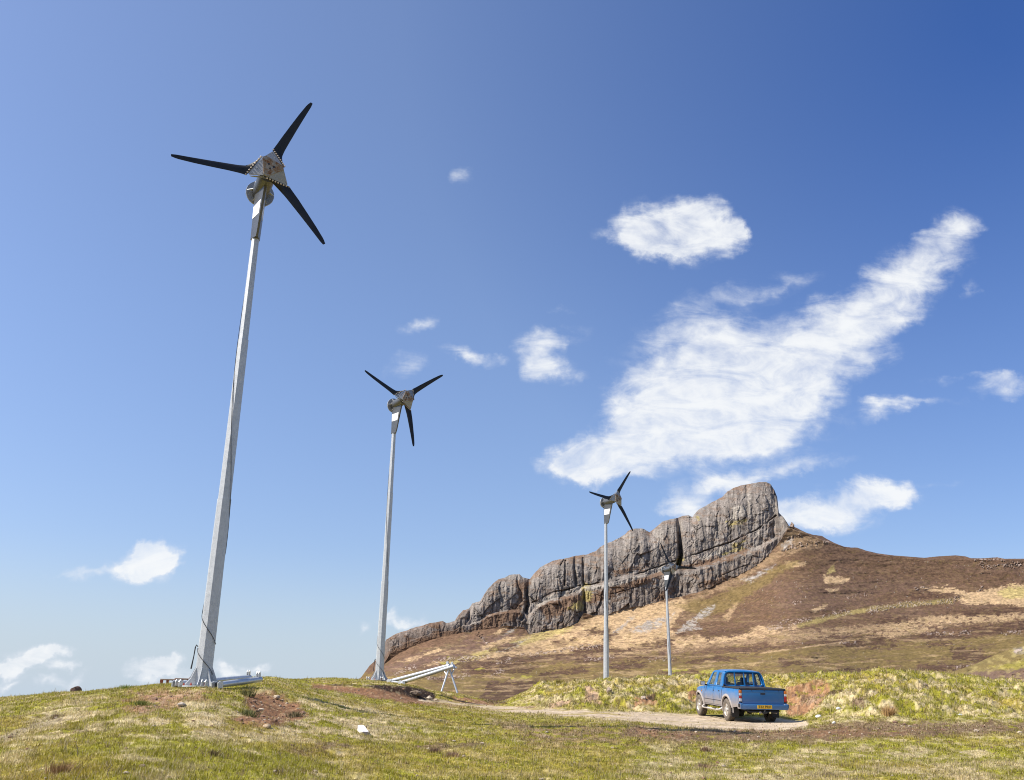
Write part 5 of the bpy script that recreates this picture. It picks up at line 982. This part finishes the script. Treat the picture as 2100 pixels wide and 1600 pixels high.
# ============================================================ PICKUP
def build_truck():
    # paint with road dirt that sits low on the flanks
    m, nt, b = nmat('blue_paint'); tc = nt.nodes.new('ShaderNodeTexCoord'); sx = nt.nodes.new('ShaderNodeSeparateXYZ'); nt.links.new(tc.outputs['Object'], sx.inputs[0])
    nx = nt.nodes.new('ShaderNodeSeparateXYZ'); nt.links.new(tc.outputs['Normal'], nx.inputs[0]); ax = mth(nt, 'ABSOLUTE', nx.outputs[0])
    n = tex(nt, 'Noise', 3.5, 8, .7); n2 = tex(nt, 'Noise', 22, 6, .7)
    hgt = nt.nodes.new('ShaderNodeMapRange'); hgt.inputs[1].default_value = 1.08; hgt.inputs[2].default_value = .55; nt.links.new(sx.outputs[2], hgt.inputs[0])
    d = mth(nt, 'ADD', hgt.outputs[0], mth(nt, 'MULTIPLY', mth(nt, 'SUBTRACT', n.outputs[0], .5), 1.1)); d = mth(nt, 'ADD', d, mth(nt, 'MULTIPLY', mth(nt, 'SUBTRACT', n2.outputs[0], .5), .4), None, True)
    d = mth(nt, 'MULTIPLY', d, mth(nt, 'MULTIPLY_ADD', ax, .76, .05), None, True)
    c = mixc(nt, d, (.005, .125, .34), (.36, .28, .20)); nt.links.new(c, b.inputs['Base Color']); rr = mth(nt, 'MULTIPLY_ADD', d, .6, .28); nt.links.new(rr, b.inputs['Roughness']); b.inputs['Coat Weight'].default_value = .45; b.inputs['Coat Roughness'].default_value = .06
    PAINT = m; BLK = simple('black_plastic', (.02, .02, .022), .6); FAB = simple('tonneau_fabric', (.022, .022, .025), .8); RUB = simple('dusty_rubber', (.13, .105, .08), .9, 0, .35, 9, .004); TREAD = simple('tyre_tread', (.06, .05, .042), .9, 0, .3, 20, .01)
    RIM = simple('alloy_rim', (.62, .57, .50), .4, .5, .15, 9); CH = simple('chrome', (.75, .75, .76), .15, 1, .02); DUST = simple('dusty_flare', (.33, .29, .26), .7, 0, .2, 9); STEP = simple('side_step', (.55, .50, .44), .5, .3, .3, 12); UND = simple('underbody', (.012, .011, .010), .9); SEAT = simple('seat_fabric', (.09, .085, .08), .9)
    RED = simple('red_lens', (.45, .012, .02), .15, 0, .05, coat=.5); AMB = simple('amber_lens', (.75, .20, .02), .15, 0, .05, coat=.5); WHL = simple('clear_lens', (.75, .72, .70), .15, 0, .08, coat=.5); YEL = simple('yellow_plate', (.85, .50, .02), .4, 0, .03); TXT = simple('plate_lettering', (.012, .012, .012), .5)
    gl, nt, b = nmat('tinted_glass'); out = nt.nodes['Material Output']; tr = nt.nodes.new('ShaderNodeBsdfTransparent'); tr.inputs[0].default_value = (.80, .84, .84, 1); gs = nt.nodes.new('ShaderNodeBsdfGlossy'); gs.inputs['Roughness'].default_value = .03
    lw = nt.nodes.new('ShaderNodeLayerWeight'); lw.inputs[0].default_value = .5; ff = mth(nt, 'MULTIPLY_ADD', mth(nt, 'POWER', lw.outputs['Facing'], 3.0), .6, .06); ms = nt.nodes.new('ShaderNodeMixShader'); nt.links.new(ff, ms.inputs[0]); nt.links.new(tr.outputs[0], ms.inputs[1]); nt.links.new(gs.outputs[0], ms.inputs[2]); nt.links.new(ms.outputs[0], out.inputs[0])
    GL = gl
    T0 = empty('pickup_truck'); tag(T0, 'mud splashed blue double cab pickup truck parked on the gravel track', 'pickup truck')
    WB = 2.95; RA = .475; ZC = .38; TR = .38
    def wid(z, y):
        w = np.interp(z, [.40, .50, .62, .80, .98, 1.08, 1.14], [.80, .825, .850, .862, .850, .825, .80])
        if y > 2.9: w *= 1-.22*((y-2.9)/.75)**2
        return w
    def zhi(y): return np.interp(y, [-1.22, .44, 2.1, 2.4, 2.95, 3.35, 3.56, 3.62], [1.13, 1.13, 1.12, 1.10, 1.05, .97, .84, .70])
    def zlo(y):
        z = np.interp(y, [-1.22, -.6, .6, 3.5, 3.62], [.56, .50, .46, .46, .46])
        for c in (0, WB):
            if abs(y-c) < RA: z = max(z, ZC+math.sqrt(RA**2-(y-c)**2))
        return z
    ys = sorted(set([-1.22, -1.16, -1.05, -.9, -.75, -.6, .6, .75, .9, 1.2, 1.5, 1.8, 2.1, 2.3, 2.4, 3.5, 3.55, 3.58, 3.60, 3.62]+[c+RA*math.sin(a) for c in (0, WB) for a in np.linspace(-math.pi/2, math.pi/2, 21)]+[c+s*(RA+.004) for c in (0, WB) for s in (-1, 1)]))
    B = MB(); K = 11; rings = []
    for y in ys:
        lo, hi = zlo(y), zhi(y); r = []
        for k in range(K):
            z = lo+(hi-lo)*k/(K-1); r.append((-wid(z, y), y, z))
        cr = .035 if y > 2.3 else 0.0; w = wid(hi, y)
        for s in (-.9, -.6, -.2, .2, .6, .9): r.append((w*s, y, hi+.012+cr*(1-s*s)))
        for k in range(K-1, -1, -1):
            z = lo+(hi-lo)*k/(K-1); r.append((wid(z, y), y, z))
        rings.append(r)
    n = len(rings[0]); B.v = sum(rings, [])
    for i in range(len(ys)-1):
        for j in range(n-1): B.f.append((i*n+j, i*n+j+1, (i+1)*n+j+1, (i+1)*n+j)); B.m.append(0)
    B.f += [tuple(range(n)), tuple(range((len(ys)-1)*n, len(ys)*n))]; B.m += [0, 0]
    body = B.build('body', PAINT, T0, True, 35)
    # cab
    Cb = MB(); tb = [0, .10, .80, .90, 1.0]
    def side_pt(s, yb, yt, t):
        x = .80-.135*max(t,0)**1.4-(.03 if t == 1 else 0); return (s*x, yb+(yt-yb)*t, 1.125+.555*t)
    brk = [(.48, .60), (.54, .64), (.74, .80), (1.14, 1.10), (1.28, 1.22), (1.40, 1.30), (1.98, 1.62), (2.14, 1.66), (2.24, 1.70)]
    win = {3: 0}
    for s in (-1, 1):
        for i in range(len(brk)-1):
            for k in range(len(tb)-1):
                if k in (1, 2) and i in (2, 5) : continue
                q = [side_pt(s, *brk[i], tb[k]), side_pt(s, *brk[i+1], tb[k]), side_pt(s, *brk[i+1], tb[k+1]), side_pt(s, *brk[i], tb[k+1])]; Cb.add(q, [(0, 1, 2, 3)])
    def rear_pt(xf, t): x = .80-.135*max(t,0)**1.4-(.03 if t == 1 else 0); return (x*xf, .48+.12*t-.03*(1-xf*xf), 1.125+.555*t)
    xf = [-1, -.86, -.78, -.3, .3, .78, .86, 1]; tr_ = [0, .14, .22, .80, .87, 1.0]
    for i in range(7):
        for k in range(5):
            if 1 <= i <= 5 and 1 <= k <= 3:
                if i in (1, 5):
                    if k == 2: continue
                    # rounded corners: one triangle of paint
                    a = [rear_pt(xf[i], tr_[k]), rear_pt(xf[i+1], tr_[k]), rear_pt(xf[i+1], tr_[k+1]), rear_pt(xf[i], tr_[k+1])]
                    tri = {(1, 1): (0, 1, 3), (1, 3): (0, 2, 3), (5, 1): (0, 1, 2), (5, 3): (1, 2, 3)}[(i, k)]; Cb.add([a[t] for t in tri], [(0, 1, 2)])
                continue
            Cb.add([rear_pt(xf[i], tr_[k]), rear_pt(xf[i+1], tr_[k]), rear_pt(xf[i+1], tr_[k+1]), rear_pt(xf[i], tr_[k+1])], [(0, 1, 2, 3)])
    def fr_pt(xf, t): x = .80-.135*max(t,0)**1.4-(.03 if t == 1 else 0); return (x*xf, 2.24-.54*t+.06*(1-xf*xf), 1.125+.555*t)
    for (i0, i1) in ((-1, -.92), (.92, 1)):
        for k in range(4): Cb.add([fr_pt(i0, tb[k]), fr_pt(i1, tb[k]), fr_pt(i1, tb[k+1]), fr_pt(i0, tb[k+1])], [(0, 1, 2, 3)])
    # roof
    ry = [.60, .64, .80, 1.1, 1.3, 1.5, 1.62, 1.70]; rxs = [-1, -.93, -.8, -.4, 0, .4, .8, .93, 1]
    def rp(x, y):
        e = (1-abs(x)**4)*.06*np.interp(y, [.6, .72, 1.5, 1.7], [0, 1, 1, .25]); yy = y+(.06*(1-x*x) if y > 1.65 else 0)-(.03*(1-x*x) if y < .61 else 0); return (x*.635, yy, 1.68+e)
    for i in range(len(rxs)-1):
        for k in range(len(ry)-1): Cb.add([rp(rxs[i], ry[k]), rp(rxs[i+1], ry[k]), rp(rxs[i+1], ry[k+1]), rp(rxs[i], ry[k+1])], [(0, 1, 2, 3)])
    me = bpy.data.meshes.new('cab'); me.from_pydata(Cb.v, [], Cb.f); bm = bmesh.new(); bm.from_mesh(me); bmesh.ops.remove_doubles(bm, verts=bm.verts[:], dist=.004); bmesh.ops.recalc_face_normals(bm, faces=bm.faces[:]); bm.to_mesh(me); bm.free()
    cab = link('cab', me, PAINT, T0); sd = cab.modifiers.new('t', 'SOLIDIFY'); sd.thickness = .03; sd.offset = -1; smooth_by_angle(me, 42)
    # glass
    def pane(name, pts, off):
        g = MB(); o_ = Vector(off); P = [Vector(p)-o_*.012 for p in pts]; Q = [p-o_*.005 for p in P]; nn = len(P)
        g.add(P, [tuple(range(nn))]); return g.build(name, GL, T0)
    for s in (-1, 1):
        for i in (2, 5): pane('side_window', [side_pt(s, *brk[i], .10), side_pt(s, *brk[i+1], .10), side_pt(s, *brk[i+1], .90), side_pt(s, *brk[i], .90)], (s, 0, 0))
    pane('rear_window', [rear_pt(-.86, .14), rear_pt(.86, .14), rear_pt(.86, .87), rear_pt(-.86, .87)], (0, -1, 0))
    pane('windscreen', [fr_pt(-.92, 0), fr_pt(.92, 0), fr_pt(.92, .98), fr_pt(-.92, .98)], (0, 1, 0))
    # black rubber round the rear glass
    R = MB(); pts = [rear_pt(-.86, .22), rear_pt(-.78, .14), rear_pt(.78, .14), rear_pt(.86, .22), rear_pt(.86, .80), rear_pt(.78, .87), rear_pt(-.78, .87), rear_pt(-.86, .80), rear_pt(-.86, .22)]
    R.tube([Vector(p)+Vector((0, -.004, 0)) for p in pts], .012, 6); R.build('window_seal', BLK, T0)
    # guard bars
    Gd = MB(); hp = [Vector(rear_pt(a, t))+Vector((0, -.055, 0)) for a, t in ((-.99, -.03), (-.99, .5), (-.985, .75), (-.94, .90), (-.80, .955), (0, .975), (.80, .955), (.94, .90), (.985, .75), (.99, .5), (.99, -.03))]
    Gd.tube(hp, .028, 8)
    for xx in (-.44, .02, .48): Gd.box(Vector(rear_pt(xx, .46))+Vector((0, -.055, 0)), (.045, .03, .58), Matrix.Rotation(-math.atan(.12/.555), 3, 'X'))
    Gd.build('window_guard', PAINT, T0, True)
    # seats
    for x in (-.36, .36):
        st = MB(); st.box((x, 1.45, 1.12), (.44, .12, .34), None, 0, .04); st.box((x, 1.42, 1.37), (.24, .09, .17), None, 0, .035); st.build('front_seat', SEAT, T0, True)
    st = MB(); st.box((0, .75, 1.1), (1.2, .12, .3), None, 0, .04); st.build('rear_seat', SEAT, T0, True)
    sw = MB(); sw.tube([(.36+.17*math.cos(a), 1.85+.05*math.sin(a), 1.17+.16*math.sin(a)) for a in np.linspace(0, 2*math.pi, 20)], .014, 6, False); sw.build('steering_wheel', BLK, T0)
    ds = MB(); ds.box((0, 2.02, 1.12), (1.4, .3, .12), None, 0, .03); ds.build('dashboard', BLK, T0)
    # tailgate
    tg = MB(); tg.box((0, -1.232, .872), (1.50, .03, .47), None, 0, .012); tg.box((0, -1.238, 1.055), (1.50, .03, .085), None, 0, .012); tg.box((0, -1.240, .700), (1.48, .03, .05), None, 0, .012)
    tgo = tg.build('tailgate', PAINT, T0, True); hd = MB(); hd.box((0, -1.252, .985), (.17, .02, .05), None, 0, .006); hd.build('handle', BLK, tgo)
    hc = MB(); hc.box((0, -1.25, .945), (.17, .012, .03), None, 0, .004); hc.build('handle_recess', PAINT, tgo)
    for s in (-1, 1): q = MB(); q.box((s*.757, -1.226, .865), (.012, .02, .50)); q.build('tailgate_gap', BLK, T0)
    q = MB(); q.box((0, -1.228, .633), (1.50, .02, .014)); q.build('tailgate_gap', BLK, T0)
    # lamps
    for s in (-1, 1):
        l = MB(); l.box((s*.806, -1.226, .905), (.10, .05, .40), None, 0, .012); lo = l.build('tail_light', BLK, T0, True)
        for nm, z, h, mt in (('amber_lens', 1.045, .095, AMB), ('clear_lens', .955, .075, WHL), ('red_lens', .870, .085, RED), ('red_lens', .775, .10, RED if s > 0 else WHL)):
            q = MB(); q.box((s*.808, -1.236, z), (.094, .05, h), None, 0, .012); q.build(nm, mt, lo, True)
    # bumper
    bu = MB(); bu.box((0, -1.30, .560), (1.60, .13, .17), None, 0, .03)
    for s in (-1, 1): bu.box((s*.80, -1.22, .575), (.14, .28, .19), None, 0, .04)
    bo = bu.build('rear_bumper', PAINT, T0, True)
    for s in (-1, 1):
        q = MB(); q.box((s*.875, -1.28, .60), (.03, .12, .12), None, 0, .01); q.build('bumper_end', BLK, bo)
    pl = MB(); pl.box((0, -1.372, .565), (.52, .012, .115), None, 0, .003); plo = pl.build('number_plate', YEL, T0)
    cu = bpy.data.curves.new('reg', 'FONT'); cu.body = 'T62 PRH'; cu.size = .118; cu.align_x = 'CENTER'; cu.align_y = 'CENTER'; cu.extrude = .001; cu.offset = .0022; cu.space_character = 1.04
    to = bpy.data.objects.new('reg', cu); COL.objects.link(to); dg = bpy.context.evaluated_depsgraph_get(); me = bpy.data.meshes.new_from_object(to.evaluated_get(dg)); bpy.data.objects.remove(to); me.materials.clear()
    lt = link('lettering', me, TXT, plo); lt.location = (0, -1.3805, .563); lt.rotation_euler = (rad(90), 0, 0)
    # tow bar
    tw = MB(); tw.tube([(-.55, -1.16, .50), (-.55, -1.25, .42), (-.5, -1.27, .40), (.5, -1.27, .40), (.55, -1.25, .42), (.55, -1.16, .50)], .03, 8); tw.build('tow_bar', BLK, T0, True)
    tb_ = MB(); tb_.box((0, -1.34, .38), (.16, .06, .07), None, 0, .01); tb_.lathe([(.03, 0), (.02, .03), (.03, .05), (.028, .075), (.012, .09)], 12, (0, -1.37, .40)); tb_.build('tow_ball', BLK, T0, True)
    for x in (-.16, .18):
        q = MB(); q.lathe([(.035, 0), (.035, .05)], 10, (x, -1.38, .38), (0, 1, 0)); q.build('trailer_socket', CH if x > 0 else DUST, T0)
    for s in (-1, 1):
        q = MB(); q.box((s*.73, -.52, .33), (.26, .015, .30)); q.build('mud_flap', BLK, T0)
    # tonneau
    tn = MB(); tn.box((0, -.40, 1.158), (1.62, 1.66, .02), None, 0, .006)
    rg = np.random.default_rng(3)
    for s in (-1, 1): tn.tube([(s*(.815+rg.uniform(-.006, .006)), y, 1.145+rg.uniform(-.008, .008)) for y in np.linspace(-1.2, .42, 24)], .022, 8)
    tn.tube([(x, -1.235, 1.128+rg.uniform(-.006, .006)) for x in np.linspace(-.80, .82, 20)], .022, 8); tn.tube([(-.8, .35, 1.17), (-.78, .42, 1.22), (-.7, .44, 1.17)], .02, 6)
    tno = tn.build('tonneau_cover', FAB, T0, True)
    for x in (-.42, .04, .55): q = MB(); q.tube([(x, -1.245, 1.12), (x+.04, -1.262, 1.06)], .006, 5); q.build('cover_strap', BLK, tno)
    # wheels
    def wheel(x, y, s):
        w = empty('wheel', (x, y, TR)); w.parent = T0
        t = MB(); hw = .125; t.lathe([(.215, hw-.01), (.25, hw), (.33, hw+.004), (.365, hw-.02), (TR, hw-.05), (TR, -hw+.05), (.365, -hw+.02), (.33, -hw), (.215, -hw)], 40, (0, 0, 0), (s, 0, 0), 0, False)
        for j in range(36):
            a = 2*math.pi*j/36
            for k, o_ in ((-.07, 0), (0, .09), (.07, 0)):
                aa = a+o_; t.box((s*k, math.cos(aa)*TR, math.sin(aa)*TR), (.055, .035, .012), Matrix.Rotation(aa-math.pi/2, 3, 'X'), 1)
        to_ = t.build('tyre', [RUB, TREAD], w, True)
        r = MB(); r.lathe([(.21, hw-.005), (.215, hw-.015), (.20, hw-.03), (.19, hw-.07), (.19, -hw)], 32, (0, 0, 0), (s, 0, 0), 0, False); r.lathe([(.07, hw-.02), (.06, hw-.005), (.0, hw)], 16, (0, 0, 0), (s, 0, 0), 0, False)
        for j in range(5):
            a = 2*math.pi*j/5+.3; d = Vector((0, math.cos(a), math.sin(a))); p = Vector((0, -math.sin(a), math.cos(a)))
            r.add([Vector((s*(hw-.02), 0, 0))+d*.05+p*.035, Vector((s*(hw-.02), 0, 0))+d*.05-p*.035, Vector((s*(hw-.025), 0, 0))+d*.20-p*.055, Vector((s*(hw-.025), 0, 0))+d*.20+p*.055,
                   Vector((s*(hw-.06), 0, 0))+d*.05+p*.035, Vector((s*(hw-.06), 0, 0))+d*.05-p*.035, Vector((s*(hw-.06), 0, 0))+d*.20-p*.055, Vector((s*(hw-.06), 0, 0))+d*.20+p*.055], [(0, 1, 2, 3), (4, 7, 6, 5), (0, 4, 5, 1), (1, 5, 6, 2), (2, 6, 7, 3), (3, 7, 4, 0)])
        r.build('rim', RIM, w, True); k = MB(); k.lathe([(.19, -.02), (.19, -.04)], 24, (0, 0, 0), (s, 0, 0)); k.build('brake_drum', UND, w)
    for s in (-1, 1):
        for y in (0, WB): wheel(s*.745, y, s)
    # arch flares
    for s in (-1, 1):
        for c in (0, WB):
            f = MB(); a0 = math.pi*(-.02) if c else -.10; A = np.linspace(-.12, math.pi+.12, 24); ps = []
            for a in A:
                for r, dx in ((RA-.03, -.02), (RA-.008, .022), (RA+.055, .020), (RA+.075, -.012)):
                    y = c+r*math.cos(a); z = ZC+r*math.sin(a); ps.append((s*(wid(max(z, .45), min(max(y, -1.2), 3.6))+dx), y, z))
            f.v = ps
            for i in range(23):
                for j in range(3): f.f.append((i*4+j, i*4+j+1, (i+1)*4+j+1, (i+1)*4+j)); f.m.append(0)
            o = f.build('wheel_arch_flare', DUST, T0, True, 60)
        st = MB(); st.tube([(s*.80, .50, .42), (s*.90, .56, .36), (s*.92, .66, .345), (s*.92, 2.30, .345), (s*.90, 2.40, .36), (s*.80, 2.46, .42)], .035, 10); so_ = st.build('side_step', STEP, T0, True)
        for y in (1.0, 1.95):
            q = MB(); q.box((s*.92, y, .378), (.09, .34, .012), None, 0, .004); q.build('tread_pad', BLK, so_)
    # seams and small fittings
    for s in (-1, 1):
        q = MB()
        def seam(pts, r=.005): q.tube([(s*(wid(z, y)+.001), y, z) for y, z in pts], r, 5)
        seam([(.46, z) for z in np.linspace(.50, 1.12, 8)], .008); seam([(1.33, z) for z in np.linspace(.50, 1.12, 8)]); seam([(2.32, z) for z in np.linspace(.50, 1.09, 8)]); seam([(y, .50) for y in np.linspace(.52, 2.4, 6)]); seam([(y, .66+.0*y) for y in np.linspace(.56, 2.32, 6)], .010)
        seam([(.60, .50), (.62, .78), (.66, .9)], .005)
        q.build('panel_seams', BLK, T0)
        for y in (1.22, .66):
            h = MB(); h.box((s*.842, y-.02+.10, .985), (.03, .12, .035), None, 0, .008); h.build('door_handle', BLK, T0, True)
        h = MB(); h.box((s*.865, 2.58, .915), (.02, .055, .035), None, 0, .006); h.build('side_marker', AMB, T0, True)
        h = MB(); h.box((s*.860, 2.62, .985), (.012, .10, .028), None, 0, .003); h.build('wing_badge', CH, T0)
        mi = MB(); mi.box((s*.97, 2.12, 1.20), (.17, .09, .155), None, 0, .035); mi.box((s*.86, 2.14, 1.15), (.12, .05, .05), None, 0, .01); mo = mi.build('door_mirror', BLK, T0, True)
        g = MB(); g.box((s*.97, 2.073, 1.20), (.13, .006, .12), None, 0, .002); g.build('mirror_glass', WHL, mo)
        h = MB(); h.box((s*.52, 3.60, .80), (.26, .06, .15), None, 0, .02); h.build('headlight', WHL, T0, True)
    fb = MB(); fb.box((0, 3.63, .52), (1.16, .14, .20), None, 0, .05); fb.build('front_bumper', DUST, T0, True)
    un = MB(); un.box((0, 1.2, .62), (1.15, 4.7, .40)); un.box((0, 1.3, .44), (.9, 3.6, .12)); un.build('underbody', UND, T0)
    ax = MB(); ax.tube([(-.62, 0, TR), (.62, 0, TR)], .05, 10); ax.lathe([(.0, -.12), (.10, -.08), (.13, 0), (.10, .08), (0, .12)], 14, (0, 0, TR), (0, 1, 0)); ax.build('rear_axle', UND, T0, True)
    sp = MB(); sp.lathe([(.16, -.09), (.33, -.10), (.355, 0), (.33, .10), (.16, .09)], 28, (0, -.72, .46)); sp.build('spare_wheel', UND, T0, True)
    ex = MB(); ex.tube([(.5, -.3, .36), (.52, -1.1, .36)], .03, 10); ex.build('exhaust', DUST, T0, True)
    # stand it on its wheels
    Pr = V3(1492, 1479, 34.9); Pf = V3(1435.5, 1467, 37.8)
    f = (Pf-Pr); f = f.normalized(); rt = Vector((f.y, -f.x, 0)).normalized(); up = rt.cross(f).normalized()
    org = Pr+rt*.83
    T0.matrix_world = Matrix(((rt.x, f.x, up.x, org.x), (rt.y, f.y, up.y, org.y), (rt.z, f.z, up.z, org.z), (0, 0, 0, 1)))
    for x in (-.745, .745):
        for y in (0, WB):
            q = T0.matrix_world @ Vector((x, y, 0)); print('WHEEL gap', round(q.z-gz(q.x, q.y), 3))
# ============================================================ BUILD
build_sea(); build_hill(); build_side_knoll(); build_near()
build_turbines_ = place_turbines(); build_truck(); build_props(); build_stones(); build_grass()
